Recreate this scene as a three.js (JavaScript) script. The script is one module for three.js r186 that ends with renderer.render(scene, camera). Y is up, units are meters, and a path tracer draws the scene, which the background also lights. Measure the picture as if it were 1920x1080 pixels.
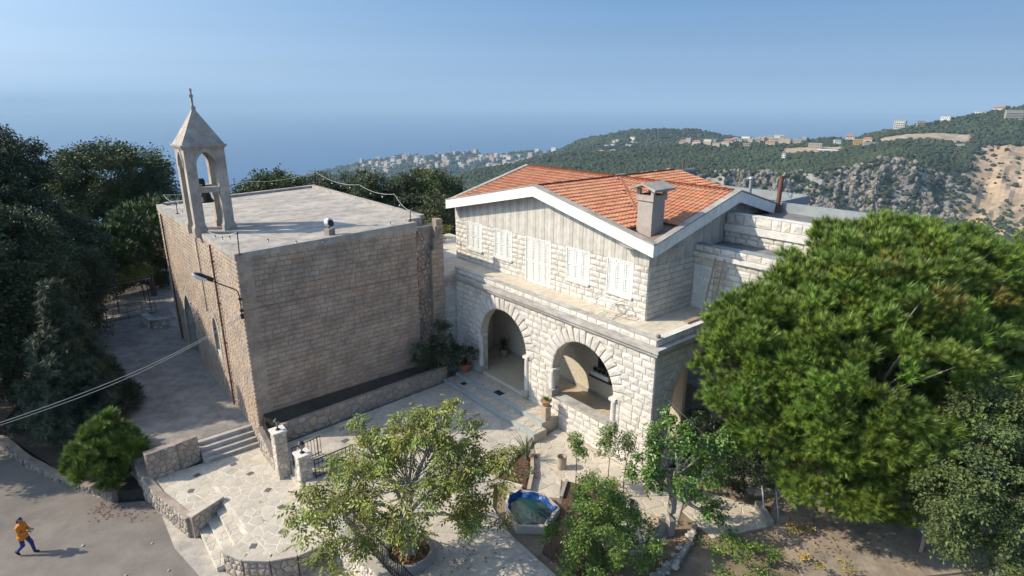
import * as THREE from 'three';
import { mergeGeometries } from 'three/addons/utils/BufferGeometryUtils.js';
import { MarchingCubes } from 'three/addons/objects/MarchingCubes.js';

// ---------------------------------------------------------------- camera, sky, sun, exposure
const scene = new THREE.Scene();
const camera = new THREE.PerspectiveCamera(51.76, 16 / 9, 0.5, 90000);
camera.position.set(-6.1625, 13.191, 25.057);
camera.rotation.order = 'YXZ';
camera.rotation.set(-0.304, -0.6893, 0);
const renderer = new THREE.WebGLRenderer({ antialias: true });
renderer.toneMapping = THREE.LinearToneMapping;
renderer.toneMappingExposure = 1.15;
renderer.shadowMap.enabled = true;
const SUN = new THREE.Vector3(-0.632, 0.602, -0.487).normalize();
const sun = new THREE.DirectionalLight(new THREE.Color(1, 0.89, 0.715), 4.65);
sun.name = 'sun';
sun.position.copy(SUN).multiplyScalar(150);
sun.castShadow = true;
sun.shadow.mapSize.set(4096, 4096);
Object.assign(sun.shadow.camera, { left: -60, right: 60, top: 60, bottom: -60, near: 1, far: 400 });
scene.add(sun, sun.target);
{ // clear hazy daytime sky: blue overhead, paler to the horizon, brighter towards the sun
  const W = 1024, H = 512, d = new Float32Array(W * H * 4);
  const zen = [0.08, 0.18, 0.42], mid = [0.168, 0.34, 0.6], hor = [0.3, 0.455, 0.665];
  const ss = (a, b, x) => { const t = Math.min(1, Math.max(0, (x - a) / (b - a))); return t * t * (3 - 2 * t); };
  for (let j = 0; j < H; j++) for (let i = 0; i < W; i++) {
    const el = ((j + 0.5) / H - 0.5) * Math.PI, az = ((i + 0.5) / W - 0.5) * 2 * Math.PI;
    const y = Math.sin(el), c = SUN.x * Math.cos(az) * Math.cos(el) + SUN.y * y + SUN.z * Math.sin(az) * Math.cos(el);
    const ph = Math.pow(1.3 - 1.15 * c, -1.25), e = Math.max(el, 0) * 57.3;
    const bn = 1 + 0.035 * Math.exp(-e / 6) * (Math.sin(e * 2.1 + 1.3 * Math.sin(az * 2 + 1)) + 0.6 * Math.sin(e * 4.7 + 2 * Math.sin(az * 3 + 0.4) + 2));
    const a = ss(0, 11, e), b = ss(8, 70, e), g = 0.8 + 0.2 * ph, mie = 0.14 * Math.max(0, Math.pow(1.25 - 1.1 * c, -1.6) - 0.6);
    for (let k = 0; k < 3; k++) {
      const base = (hor[k] * (1 - a) + mid[k] * a) * (1 - b) * bn + zen[k] * b;
      const v = base * g + [1, 1, 0.82][k] * mie * (1 - 0.6 * b), hz = 0.8 * Math.exp(-e / 1.5);
      d[(j * W + i) * 4 + k] = v * (1 - hz) + [0.285, 0.44, 0.645][k] * hz;
    }
    d[(j * W + i) * 4 + 3] = 1;
  }
  const t = new THREE.DataTexture(d, W, H, THREE.RGBAFormat, THREE.FloatType);
  t.mapping = THREE.EquirectangularReflectionMapping; t.magFilter = t.minFilter = THREE.LinearFilter; t.needsUpdate = true;
  scene.background = t; scene.environment = t;
}
scene.fog = new THREE.FogExp2(new THREE.Color(0.55, 0.78, 1.0), 0.000105);

// ---------------------------------------------------------------- helpers
function mulberry(s) { return () => { s = (s + 0x6d2b79f5) | 0; let t = Math.imul(s ^ (s >>> 15), 1 | s); t = (t + Math.imul(t ^ (t >>> 7), 61 | t)) ^ t; return ((t ^ (t >>> 14)) >>> 0) / 4294967296; }; }
const V = (x, y, z) => new THREE.Vector3(x, y, z);
const used = {};
function numbered(n) { used[n] = (used[n] ?? -1) + 1; return used[n] ? n + '_' + String(used[n]).padStart(3, '0') : n; }
function tag(o, label, category, group, kind) { if (label) o.userData.label = label; if (category) o.userData.category = category; if (group) o.userData.group = group; if (kind) o.userData.kind = kind; return o; }
function part(name, geo, mat, parent) {
  if (Array.isArray(geo)) geo = merged(geo);
  const m = new THREE.Mesh(geo, mat); m.castShadow = m.receiveShadow = true;
  m.name = parent ? name : numbered(name); (parent || scene).add(m); return m;
}
function group(name, x = 0, y = 0, z = 0, ry = 0) { const g = new THREE.Group(); g.name = numbered(name); g.position.set(x, y, z); g.rotation.y = ry; scene.add(g); return g; }
function thing(name, label, category, pos = [0, 0, 0], ry = 0, grp) { return tag(group(name, ...pos, ry), label, category, grp); }
function sub(name, parent) { const g = new THREE.Group(); g.name = name; parent.add(g); return g; }
function structure(name, geo, mat) { return tag(part(name, geo, mat), null, null, null, 'structure'); }
function clean(g) {
  if (g.index) g = g.toNonIndexed();
  for (const k of Object.keys(g.attributes)) if (!['position', 'normal', 'uv', 'color'].includes(k)) g.deleteAttribute(k);
  if (!g.attributes.normal) g.computeVertexNormals();
  if (!g.attributes.uv) uvBox(g);
  return g;
}
function merged(list) {
  list = list.map(clean);
  const anyColor = list.some((g) => g.attributes.color);
  if (anyColor) for (const g of list) if (!g.attributes.color) g.setAttribute('color', new THREE.BufferAttribute(new Float32Array(g.attributes.position.count * 3).fill(1), 3));
  return list.length === 1 ? list[0] : mergeGeometries(list);
}
function uvBox(g, s = 1) {
  const p = g.attributes.position, n = g.attributes.normal, uv = new Float32Array(p.count * 2);
  for (let i = 0; i < p.count; i++) {
    const ax = Math.abs(n.getX(i)), ay = Math.abs(n.getY(i)), az = Math.abs(n.getZ(i)), x = p.getX(i), y = p.getY(i), z = p.getZ(i);
    const [u, v] = ay >= ax && ay >= az ? [x, z] : ax >= az ? [z, y] : [x, y];
    uv[i * 2] = u * s; uv[i * 2 + 1] = v * s;
  }
  g.setAttribute('uv', new THREE.BufferAttribute(uv, 2)); return g;
}
function bx(x0, x1, y0, y1, z0, z1) {
  const g = new THREE.BoxGeometry(Math.abs(x1 - x0), Math.abs(y1 - y0), Math.abs(z1 - z0)).toNonIndexed();
  g.translate((x0 + x1) / 2, (y0 + y1) / 2, (z0 + z1) / 2); return uvBox(g);
}
function rod(a, b, r0, r1 = r0, seg = 6) {
  a = a.isVector3 ? a : V(...a); b = b.isVector3 ? b : V(...b);
  const l = a.distanceTo(b), g = new THREE.CylinderGeometry(r1, r0, l, seg, 1).toNonIndexed();
  g.applyQuaternion(new THREE.Quaternion().setFromUnitVectors(V(0, 1, 0), b.clone().sub(a).normalize()));
  g.translate((a.x + b.x) / 2, (a.y + b.y) / 2, (a.z + b.z) / 2); return g;
}
function bar(a, b, w, h) { // square bar between two points
  a = a.isVector3 ? a : V(...a); b = b.isVector3 ? b : V(...b);
  const l = a.distanceTo(b), g = new THREE.BoxGeometry(w, h, l).toNonIndexed();
  const m = new THREE.Matrix4().lookAt(b, a, Math.abs(b.y - a.y) > 0.99 * l ? V(1, 0, 0) : V(0, 1, 0));
  g.applyMatrix4(m); g.translate((a.x + b.x) / 2, (a.y + b.y) / 2, (a.z + b.z) / 2); return uvBox(g);
}
function tube(pts, r, seg = 5, n = pts.length * 4) { return new THREE.TubeGeometry(new THREE.CatmullRomCurve3(pts.map((p) => (p.isVector3 ? p : V(...p)))), n, r, seg).toNonIndexed(); }
function quad(a, b, c, d) { // two triangles a b c d counter-clockwise
  const g = new THREE.BufferGeometry();
  g.setAttribute('position', new THREE.Float32BufferAttribute([...a, ...b, ...c, ...a, ...c, ...d], 3)); g.computeVertexNormals(); return uvBox(g);
}
function polySlab(pts, y0, y1) { // plan polygon [x, z] raised from y0 to y1 (y1 may be a function of x, z)
  const s = new THREE.Shape(pts.map(([x, z]) => new THREE.Vector2(x, -z)));
  const g = new THREE.ExtrudeGeometry(s, { depth: 1, bevelEnabled: false }); g.rotateX(-Math.PI / 2);
  const p = g.attributes.position;
  for (let i = 0; i < p.count; i++) p.setY(i, p.getY(i) > 0.5 ? (typeof y1 === 'function' ? y1(p.getX(i), p.getZ(i)) : y1) : y0);
  const h = g.index ? g.toNonIndexed() : g; h.computeVertexNormals(); return uvBox(h);
}
function solid(pts, f) { // triangles from corner lists
  const pos = []; for (const t of f) for (let k = 1; k < t.length - 1; k++) pos.push(...pts[t[0]], ...pts[t[k]], ...pts[t[k + 1]]);
  const g = new THREE.BufferGeometry(); g.setAttribute('position', new THREE.Float32BufferAttribute(pos, 3)); g.computeVertexNormals(); return uvBox(g);
}
// frame: maps wall coordinates (a along, b up, c out) to the world
const frame = (o, u, v, n) => (a, b, c) => [o[0] + u[0] * a + v[0] * b + n[0] * c, o[1] + u[1] * a + v[1] * b + n[1] * c, o[2] + u[2] * a + v[2] * b + n[2] * c];
// a stone with a given outline: sides, a bevel, and a bulged face
function stone(poly, F, c0, c1, inset, bulge, rnd) {
  const n = poly.length; let cx = 0, cy = 0; for (const [x, y] of poly) { cx += x / n; cy += y / n; }
  const inn = poly.map(([x, y]) => { const dx = cx - x, dy = cy - y, l = Math.hypot(dx, dy) || 1, k = Math.min(inset / l, 0.45) * (0.7 + 0.6 * rnd()); return [x + dx * k, y + dy * k]; });
  const pos = [], P = (q, c) => F(q[0], q[1], c), cc = inn.map(() => c1 + (rnd() - 0.5) * bulge * 0.7), mid = F(cx + (rnd() - 0.5) * inset, cy + (rnd() - 0.5) * inset, c1 + bulge * (0.5 + 0.7 * rnd()));
  const tri = (a, b, c) => pos.push(...a, ...b, ...c);
  for (let i = 0; i < n; i++) {
    const j = (i + 1) % n, a0 = P(poly[i], c0), b0 = P(poly[j], c0), a1 = P(poly[i], c1 - inset * 0.5), b1 = P(poly[j], c1 - inset * 0.5), a2 = P(inn[i], cc[i]), b2 = P(inn[j], cc[j]);
    if (c1 - inset * 0.5 > c0 + 0.001) { tri(a0, b0, b1); tri(a0, b1, a1); tri(a1, b1, b2); tri(a1, b2, a2); } else { tri(a0, b0, b2); tri(a0, b2, a2); }
    tri(a2, b2, mid);
  }
  const g = new THREE.BufferGeometry(); g.setAttribute('position', new THREE.Float32BufferAttribute(pos, 3)); g.computeVertexNormals(); return uvBox(g);
}
function clipPoly(poly, nx, ny, d) { // keep nx*x + ny*y <= d
  const out = [];
  for (let i = 0; i < poly.length; i++) {
    const a = poly[i], b = poly[(i + 1) % poly.length], da = nx * a[0] + ny * a[1] - d, db = nx * b[0] + ny * b[1] - d;
    if (da <= 0) out.push(a);
    if ((da < 0 && db > 0) || (da > 0 && db < 0)) { const t = da / (da - db); out.push([a[0] + (b[0] - a[0]) * t, a[1] + (b[1] - a[1]) * t]); }
  }
  return out;
}
const area2 = (p) => { let s = 0; for (let i = 0; i < p.length; i++) { const a = p[i], b = p[(i + 1) % p.length]; s += a[0] * b[1] - b[0] * a[1]; } return s / 2; };
// irregular stones (a Voronoi pattern) filling a convex outline, with joints
function crazy(outline, cell, joint, rnd, sx = 1) {
  if (area2(outline) < 0) outline = outline.slice().reverse();
  let x0 = 1e9, x1 = -1e9, y0 = 1e9, y1 = -1e9;
  for (const [x, y] of outline) { x0 = Math.min(x0, x); x1 = Math.max(x1, x); y0 = Math.min(y0, y); y1 = Math.max(y1, y); }
  const cxs = cell * sx, nx = Math.ceil((x1 - x0) / cxs) + 2, ny = Math.ceil((y1 - y0) / cell) + 2, seeds = [];
  for (let j = -1; j <= ny; j++) for (let i = -1; i <= nx; i++) seeds.push([x0 + (i + 0.5 + (rnd() - 0.5) * 0.85 + (j & 1) * 0.5) * cxs, y0 + (j + 0.5 + (rnd() - 0.5) * 0.85) * cell]);
  const edges = outline.map((a, i) => { const b = outline[(i + 1) % outline.length], ex = b[0] - a[0], ey = b[1] - a[1], l = Math.hypot(ex, ey); return [ey / l, -ex / l, (ey * a[0] - ex * a[1]) / l]; });
  const res = [];
  for (const s of seeds) {
    let p = [[s[0] - 2 * cxs, s[1] - 2 * cell], [s[0] + 2 * cxs, s[1] - 2 * cell], [s[0] + 2 * cxs, s[1] + 2 * cell], [s[0] - 2 * cxs, s[1] + 2 * cell]];
    for (const q of seeds) {
      const dx = q[0] - s[0], dy = q[1] - s[1], l = Math.hypot(dx, dy);
      if (l < 1e-6 || l > 3.5 * Math.max(cxs, cell)) continue;
      p = clipPoly(p, dx / l, dy / l, (dx * (s[0] + q[0]) + dy * (s[1] + q[1])) / (2 * l) - joint / 2); if (p.length < 3) break;
    }
    for (const e of edges) { if (p.length < 3) break; p = clipPoly(p, e[0], e[1], e[2] - joint / 2); }
    if (p.length >= 3 && area2(p) > cell * cell * 0.05) res.push(p);
  }
  return res;
}
// the pieces that show largest become parts of their own, the rest one part
function layPieces(name, pieces, mats, parent, limit, rnd) {
  parent.updateWorldMatrix(true, false);
  const w = V(), list = pieces.map((g) => { g.computeBoundingSphere(); w.copy(g.boundingSphere.center).applyMatrix4(parent.matrixWorld); const d = w.distanceTo(camera.position); return { g, s: g.boundingSphere.radius / d + (g.userData.near || 0) }; });
  list.sort((a, b) => b.s - a.s);
  const rest = mats.map(() => []);
  list.forEach(({ g }, i) => { const k = Math.floor(rnd() * mats.length); if (i < limit) part(name, g, mats[k], parent); else rest[k].push(g); });
  const all = rest.flatMap((r, k) => r.map((g) => { const c = mats[k].color, a = new Float32Array(g.attributes.position.count * 3); for (let i = 0; i < a.length; i += 3) { a[i] = c.r; a[i + 1] = c.g; a[i + 2] = c.b; } g.setAttribute('color', new THREE.BufferAttribute(a, 3)); return g; }));
  if (all.length) { const m = mats[0].clone(); m.color.setRGB(1, 1, 1); m.vertexColors = true; tag(part(name + '_field', all, m, parent), null, null, null, 'stuff'); }
}
// coursed blocks: rows of height ch over width W, height H; gaps(b0, b1) lists the openings [a0, a1] of a row
function courses({ W, H, ch, bw, joint, gaps, rnd, vary = 0.35, b0 = 0, top }) {
  const out = [];
  const rows = Math.max(1, Math.round((H - b0) / ch)), h = (H - b0) / rows;
  for (let r = 0; r < rows; r++) {
    const lo = b0 + r * h, hi = lo + h, g = (gaps ? gaps(lo, hi) : []).slice().sort((p, q) => p[0] - q[0]);
    let a = 0; const spans = [];
    for (const [p, q] of g) { if (p > a) spans.push([a, Math.min(p, W)]); a = Math.max(a, q); }
    if (a < W) spans.push([a, W]);
    for (const [s, e] of spans) {
      let x = s - (r & 1) * bw * 0.5 * (s === 0 ? 1 : 0);
      while (x < e - 0.02) {
        let w = bw * (1 + (rnd() - 0.5) * 2 * vary), l = Math.max(x, s), rr = x + w; if (e - rr < bw * 0.35) rr = e;
        rr = Math.min(rr, e);
        if (rr - l > 0.05) out.push([[l + joint / 2, lo + joint / 2], [rr - joint / 2, lo + joint / 2], [rr - joint / 2, hi - joint / 2], [l + joint / 2, hi - joint / 2]]);
        x = rr;
      }
    }
  }
  return out;
}
// a rock-faced block from a rectangle: a 3 x 3 uneven face
function rockFace(poly, F, c0, c1, bulge, rnd) {
  const [[x0, y0], , [x1, y1]] = poly, N = 3, gr = [];
  for (let j = 0; j <= N; j++) for (let i = 0; i <= N; i++) {
    const e = i === 0 || j === 0 || i === N || j === N, jx = e ? 0 : (rnd() - 0.5) * 0.5 / N, jy = e ? 0 : (rnd() - 0.5) * 0.5 / N;
    gr.push(F(x0 + (x1 - x0) * (i / N + jx), y0 + (y1 - y0) * (j / N + jy), e ? c1 - bulge * 0.25 * rnd() : c1 + bulge * (0.35 + 0.9 * rnd())));
  }
  const pos = [], at = (i, j) => gr[j * (N + 1) + i], tri = (a, b, c) => pos.push(...a, ...b, ...c);
  for (let j = 0; j < N; j++) for (let i = 0; i < N; i++) { if ((i + j) & 1) { tri(at(i, j), at(i + 1, j), at(i + 1, j + 1)); tri(at(i, j), at(i + 1, j + 1), at(i, j + 1)); } else { tri(at(i, j), at(i + 1, j), at(i, j + 1)); tri(at(i + 1, j), at(i + 1, j + 1), at(i, j + 1)); } }
  const cor = [[x0, y0], [x1, y0], [x1, y1], [x0, y1]], top = [at(0, 0), at(N, 0), at(N, N), at(0, N)];
  for (let k = 0; k < 4; k++) { const m = (k + 1) % 4, a = F(...cor[k], c0), b = F(...cor[m], c0); tri(a, b, top[m]); tri(a, top[m], top[k]); }
  const g = new THREE.BufferGeometry(); g.setAttribute('position', new THREE.Float32BufferAttribute(pos, 3)); g.computeVertexNormals(); return uvBox(g);
}

// ---------------------------------------------------------------- procedural textures and materials
function lattice(seed, n) { const r = mulberry(seed), a = new Float32Array(n * n); for (let i = 0; i < a.length; i++) a[i] = r(); return a; }
function fbm(seed, size, f0, oct, gain = 0.5) { // tileable value noise, 0..1
  const out = new Float32Array(size * size); let amp = 1, tot = 0;
  for (let o = 0, f = f0; o < oct; o++, f *= 2, amp *= gain) {
    const L = lattice(seed + o * 17, f); tot += amp;
    for (let j = 0; j < size; j++) for (let i = 0; i < size; i++) {
      const x = (i / size) * f, y = (j / size) * f, ix = Math.floor(x), iy = Math.floor(y); let u = x - ix, v = y - iy; u = u * u * (3 - 2 * u); v = v * v * (3 - 2 * v);
      const g = (p, q) => L[(q % f) * f + (p % f)];
      out[j * size + i] += amp * ((g(ix, iy) * (1 - u) + g(ix + 1, iy) * u) * (1 - v) + (g(ix, iy + 1) * (1 - u) + g(ix + 1, iy + 1) * u) * v);
    }
  }
  for (let i = 0; i < out.length; i++) out[i] /= tot; return out;
}
function tex(size, fn, srgb, metres) {
  const d = new Uint8Array(size * size * 4);
  for (let i = 0; i < size * size; i++) { const c = fn(i, i % size, Math.floor(i / size)); d[i * 4] = c[0] * 255; d[i * 4 + 1] = c[1] * 255; d[i * 4 + 2] = c[2] * 255; d[i * 4 + 3] = 255; }
  const t = new THREE.DataTexture(d, size, size); t.wrapS = t.wrapT = THREE.RepeatWrapping; t.magFilter = t.minFilter = THREE.LinearFilter;
  if (srgb) t.colorSpace = THREE.SRGBColorSpace; t.repeat.set(1 / metres, 1 / metres); t.needsUpdate = true; return t;
}
const cl = (x) => Math.min(1, Math.max(0, x));
const nA = fbm(11, 512, 4, 7, 0.62), nB = fbm(29, 512, 6, 6, 0.55), nC = fbm(57, 512, 16, 5, 0.7), nD = fbm(83, 512, 3, 5, 0.5);
const con = (v, c) => cl(0.5 + (v - 0.5) * c);
// mottle: light weathering patches with grain
const T = {
  mottle: tex(512, (i) => { const a = con(nA[i], 2.2), b = con(nC[i], 2.4); const v = 0.72 + 0.15 * a + 0.18 * b; return [cl(v * 1.01), cl(v), cl(v * 0.985)]; }, false, 3.1),
  weather: tex(512, (i) => { const a = con(nB[i], 3), b = con(nC[i], 2.6), d = con(nD[i], 3.4); const v = 0.55 + 0.17 * a + 0.26 * b + 0.06 * d, w = d > 0.72 ? 0.04 : 0; return [cl(v + w), cl(v), cl(v - w)]; }, false, 5.3),
  fine: tex(512, (i) => { const v = 0.86 + 0.2 * (con(nC[i], 2.2) - 0.5); return [cl(v), cl(v), cl(v)]; }, false, 1.3),
  asphalt: tex(512, (i) => { const a = con(nA[i], 2.4), b = con(nC[i], 3), d = con(nD[i], 3); const v = 0.56 + 0.18 * a + 0.16 * b + 0.16 * d; return [cl(v), cl(v * 0.985), cl(v * 0.96)]; }, false, 9),
  bump: tex(512, (i) => { const v = con(nC[i], 2) * 0.6 + con(nA[i], 2) * 0.4; return [v, v, v]; }, false, 1.1),
  wood: tex(256, (i, x, y) => { const k = ((x * 2) % 512), q = nC[(((y >> 4) * 512) + k) % (512 * 512)], v = 0.72 + 0.3 * con(q, 2); return [cl(v), cl(v * 0.97), cl(v * 0.93)]; }, false, 1),
};
function rgb(r, g, b) { return new THREE.Color().setRGB(r, g, b); }
function mat(c, rough = 0.9, map = T.mottle, bump = 0.006, extra = {}) { return new THREE.MeshStandardMaterial({ color: rgb(...c), roughness: rough, map, bumpMap: bump ? T.bump : null, bumpScale: bump, ...extra }); }
const M = {
  mortar: mat([0.72, 0.66, 0.57], 0.95, T.weather, 0.01),
  mortarDark: mat([0.4, 0.32, 0.265], 0.95, T.weather, 0.01),
  limestone: [[0.67, 0.635, 0.585], [0.65, 0.61, 0.56], [0.71, 0.675, 0.625], [0.62, 0.58, 0.525], [0.67, 0.62, 0.55]].map((c) => mat(c, 0.92, T.mottle, 0.012)),
  chapel: [[0.485, 0.38, 0.3], [0.51, 0.4, 0.315], [0.46, 0.36, 0.285], [0.505, 0.39, 0.295], [0.475, 0.375, 0.3], [0.5, 0.39, 0.305], [0.51, 0.385, 0.28]].map((c) => mat(c, 0.95, T.weather, 0.014)),
  tower: mat([0.52, 0.455, 0.39], 0.93, T.weather, 0.012),
  rubble: [[0.42, 0.36, 0.3], [0.5, 0.44, 0.36], [0.34, 0.3, 0.26], [0.46, 0.38, 0.29], [0.38, 0.34, 0.31]].map((c) => mat(c, 0.95, T.mottle, 0.012)),
  rubblePale: [[0.6, 0.55, 0.47], [0.52, 0.47, 0.4], [0.66, 0.6, 0.52]].map((c) => mat(c, 0.95, T.mottle, 0.012)),
  concrete: mat([0.44, 0.405, 0.36], 0.92, T.weather, 0.006),
  cornice: mat([0.5, 0.465, 0.42], 0.9, T.weather, 0.006),
  roofing: mat([0.49, 0.435, 0.375], 0.95, T.weather, 0.008),
  membrane: mat([0.235, 0.225, 0.215], 0.85, T.weather, 0.006),
  membraneGrey: mat([0.3, 0.33, 0.345], 0.7, T.mottle, 0.005),
  plaster: mat([0.68, 0.6, 0.48], 0.92, T.fine, 0.003),
  white: mat([0.82, 0.81, 0.77], 0.55, T.fine, 0),
  fascia: mat([0.86, 0.835, 0.785], 0.7, T.mottle, 0.002),
  board: [[0.57, 0.54, 0.49], [0.62, 0.585, 0.53], [0.52, 0.49, 0.445]].map((c) => mat(c, 0.85, T.mottle, 0.004)),
  tile: [[0.54, 0.23, 0.115], [0.6, 0.265, 0.135], [0.47, 0.195, 0.1], [0.57, 0.28, 0.155], [0.52, 0.25, 0.135], [0.56, 0.21, 0.115], [0.55, 0.235, 0.14], [0.5, 0.21, 0.13]].map((c) => mat(c, 0.85, T.mottle, 0.006)),
  ridge: [[0.68, 0.33, 0.21], [0.62, 0.28, 0.17]].map((c) => mat(c, 0.85, T.mottle, 0.006)),
  chimney: mat([0.42, 0.355, 0.32], 0.93, T.mottle, 0.004),
  iron: mat([0.03, 0.03, 0.032], 0.55, null, 0, { metalness: 0.4 }),
  rust: mat([0.17, 0.07, 0.05], 0.85, T.mottle, 0.002),
  steel: mat([0.5, 0.5, 0.5], 0.4, null, 0, { metalness: 0.8 }),
  galv: mat([0.36, 0.37, 0.38], 0.55, T.fine, 0, { metalness: 0.3 }),
  glass: mat([0.02, 0.022, 0.025], 0.12, null, 0),
  dark: mat([0.025, 0.022, 0.02], 0.9, null, 0),
  woodDark: mat([0.075, 0.05, 0.035], 0.8, T.mottle, 0.003),
  woodPale: mat([0.4, 0.3, 0.2], 0.85, T.mottle, 0.003),
  terracotta: mat([0.42, 0.15, 0.085], 0.9, T.mottle, 0.004),
  asphalt: mat([0.235, 0.207, 0.183], 0.95, T.asphalt, 0.006),
  pavingBed: mat([0.74, 0.67, 0.56], 0.95, T.weather, 0.006),
  pavingBedGrey: mat([0.52, 0.465, 0.395], 0.95, T.weather, 0.006),
  flag: [[0.55, 0.485, 0.4], [0.59, 0.525, 0.435], [0.51, 0.455, 0.38], [0.56, 0.49, 0.395]].map((c) => mat(c, 0.88, T.mottle, 0.006)),
  flagGrey: [[0.5, 0.45, 0.385], [0.54, 0.48, 0.41], [0.46, 0.415, 0.365], [0.53, 0.46, 0.38]].map((c) => mat(c, 0.88, T.mottle, 0.006)),
  slate: mat([0.13, 0.125, 0.12], 0.8, T.fine, 0.003),
  bluestone: mat([0.38, 0.42, 0.41], 0.85, T.mottle, 0.004),
  soil: mat([0.135, 0.075, 0.045], 1, T.weather, 0.03),
  soilDark: mat([0.075, 0.06, 0.045], 1, T.weather, 0.03),
  dirt: mat([0.3, 0.225, 0.155], 1, T.weather, 0.02),
  earth: mat([0.16, 0.13, 0.085], 1, T.weather, 0.03),
  bark: mat([0.15, 0.125, 0.105], 0.95, T.weather, 0.02),
  barkPale: mat([0.36, 0.33, 0.29], 0.95, T.mottle, 0.01),
};

// ================================================================ the ground, roads, paving
{ // one sheet of hillside under everything near, falling away behind and to the sides
  const gh = (x, z) => {
    const fx = x, back = Math.max(0, -z - 22), right = Math.max(0, x - 26), left = Math.max(0, -x - 40), frontR = Math.max(0, z - 30);
    return -3.1 - back * 0.55 - right * 0.35 - left * 0.1 - frontR * 0.05;
  };
  const xs = [], zs = []; for (let i = 0; i <= 60; i++) { const t = i / 30 - 1; xs.push(10 + 330 * Math.sign(t) * Math.pow(Math.abs(t), 1.7)); zs.push(-20 + 330 * Math.sign(t) * Math.pow(Math.abs(t), 1.7)); }
  const pos = [];
  for (let j = 0; j < 60; j++) for (let i = 0; i < 60; i++) {
    const q = [[xs[i], zs[j]], [xs[i + 1], zs[j]], [xs[i + 1], zs[j + 1]], [xs[i], zs[j + 1]]].map(([x, z]) => [x, Math.max(-150, gh(x, z)), z]);
    pos.push(...q[0], ...q[2], ...q[1], ...q[0], ...q[3], ...q[2]);
  }
  const g = new THREE.BufferGeometry(); g.setAttribute('position', new THREE.Float32BufferAttribute(pos, 3)); g.computeVertexNormals();
  structure('ground', uvBox(g), M.earth);
}
const Q = mulberry(7);
const roadY = -2.55;
const road = structure('road', polySlab([[-40, -30], [-9.2, -10], [-7.2, -4.2], [-5.6, -1.2], [-4.6, -0.6], [-3.9, 1.0], [-3.5, 2.6], [-3.3, 5.2], [-2.3, 7.2], [-1.1, 7.75], [0.1, 7.6], [0.5, 8.5], [0.45, 40], [-40, 40]], -3.3, roadY), M.asphalt);
structure('road_edge', polySlab([[-4.3, 0.4], [-3.62, 1.6], [-3.42, 3.4], [-3.3, 5.3], [-2.9, 6.4], [-2.2, 7.1], [-1.1, 7.5], [0.2, 7.4], [0.36, 9], [-0.2, 9.2], [-1.2, 8.5], [-2.8, 7.6], [-3.9, 5.4], [-4.3, 3.2]], -3, roadY + 0.006), M.pavingBedGrey);
{ // small stones and scraps lying on the asphalt
  const r = mulberry(90), list = [];
  for (const [x, z] of [[-5.9, 3.6], [-4.7, 4.3], [-6.4, 5.8], [-7.6, 2.9], [-5.2, 6.6], [-8.1, 6.3], [-6.9, 0.9], [-4.9, 2.4]]) { const g = new THREE.IcosahedronGeometry(0.035 + 0.03 * r(), 0); g.scale(1.3, 0.6, 1); g.translate(x, roadY + 0.02, z); list.push(g); }
  tag(part('road_grit', list, M.rubblePale[2]), 'pale grit and scraps lying on the asphalt', 'grit', null, 'stuff');
}
// terrace beside the chapel, falling slightly to the steps
const terrY = (x, z) => -0.55 + Math.max(-0.45, Math.min(0, -(z + 15) * 0.035));
structure('terrace', polySlab([[-4.6, -1.45], [-5.4, -5], [-6.2, -11], [-4.5, -17], [-4, -20.5], [0.2, -20.5], [0.25, -1.45]], -3, terrY), mat([0.33, 0.3, 0.265], 0.95, T.weather, 0.008));  // same concrete as the far path, darkened: tree shade put into the colour
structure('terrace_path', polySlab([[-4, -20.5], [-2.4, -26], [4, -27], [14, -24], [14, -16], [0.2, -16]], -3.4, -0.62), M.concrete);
{ // steps from the terrace down to the landing
  const st = thing('terrace_steps', 'dark stone steps between the shaded terrace and the pale landing', 'steps');
  for (let k = 0; k < 4; k++) part('step', bx(-2.3, 0.02, -2, -1.0 - k * 0.175 - 0.02, -1.45 + (k - 0) * 0.26 - (k ? 0 : 0.1), -1.45 + (k + 1) * 0.26), M.cornice, st);
}
const landY = -1.72;
const landing = structure('landing', [polySlab([[-4.25, -0.7], [-4.1, 0.6], [-3.75, 2.2], [-3.52, 3.1], [-2.43, 2.62], [-2.18, 5.16], [-2.95, 5.65], [-2.55, 6.4], [-1.9, 6.95], [-1.15, 7.3], [-0.4, 7.3], [0.2, 7.0], [0.25, 0.0], [0.1, -0.4], [-2.3, -0.6]], -3, landY)], M.pavingBed);
{
  const r = mulberry(31), F = frame([0, landY, 0], [1, 0, 0], [0, 0, 1], [0, 1, 0]), pieces = [];
  for (const poly of [[[-4.2, -0.6], [-2.43, -0.62], [-2.43, 2.6], [-3.5, 3.05], [-3.75, 2.1], [-4.08, 0.5]], [[-2.43, -0.6], [0.2, -0.4], [0.2, 7.0], [-0.4, 7.25], [-1.15, 7.25], [-1.9, 6.9], [-2.15, 5.2]], [[-2.15, 5.2], [-1.9, 6.9], [-2.5, 6.35], [-2.88, 5.68]]])
    for (const p of crazy(poly, 0.43, 0.045, r)) pieces.push(stone(p.slice().reverse(), F, -0.01, 0.006, 0.008, 0.002, r));
  layPieces('flagstone', pieces, M.flag, landing, 300, r);
  for (const [x, z, a] of [[-1.0, 1.5, 0.3], [-0.8, 3.1, 0.7], [-0.75, 4.5, 0.2], [-1.2, 5.9, 0.5], [-2.25, 6.0, 0.9], [-1.35, 0.35, 0.1], [-2.75, 0.2, 0.4], [-3.2, 1.2, 1.1]]) { const g = bx(-0.12, 0.12, -0.01, 0.02, -0.1, 0.1); g.rotateY(a); g.translate(x, landY, z); part('dark_slate', g, M.slate, landing); }
}
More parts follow.
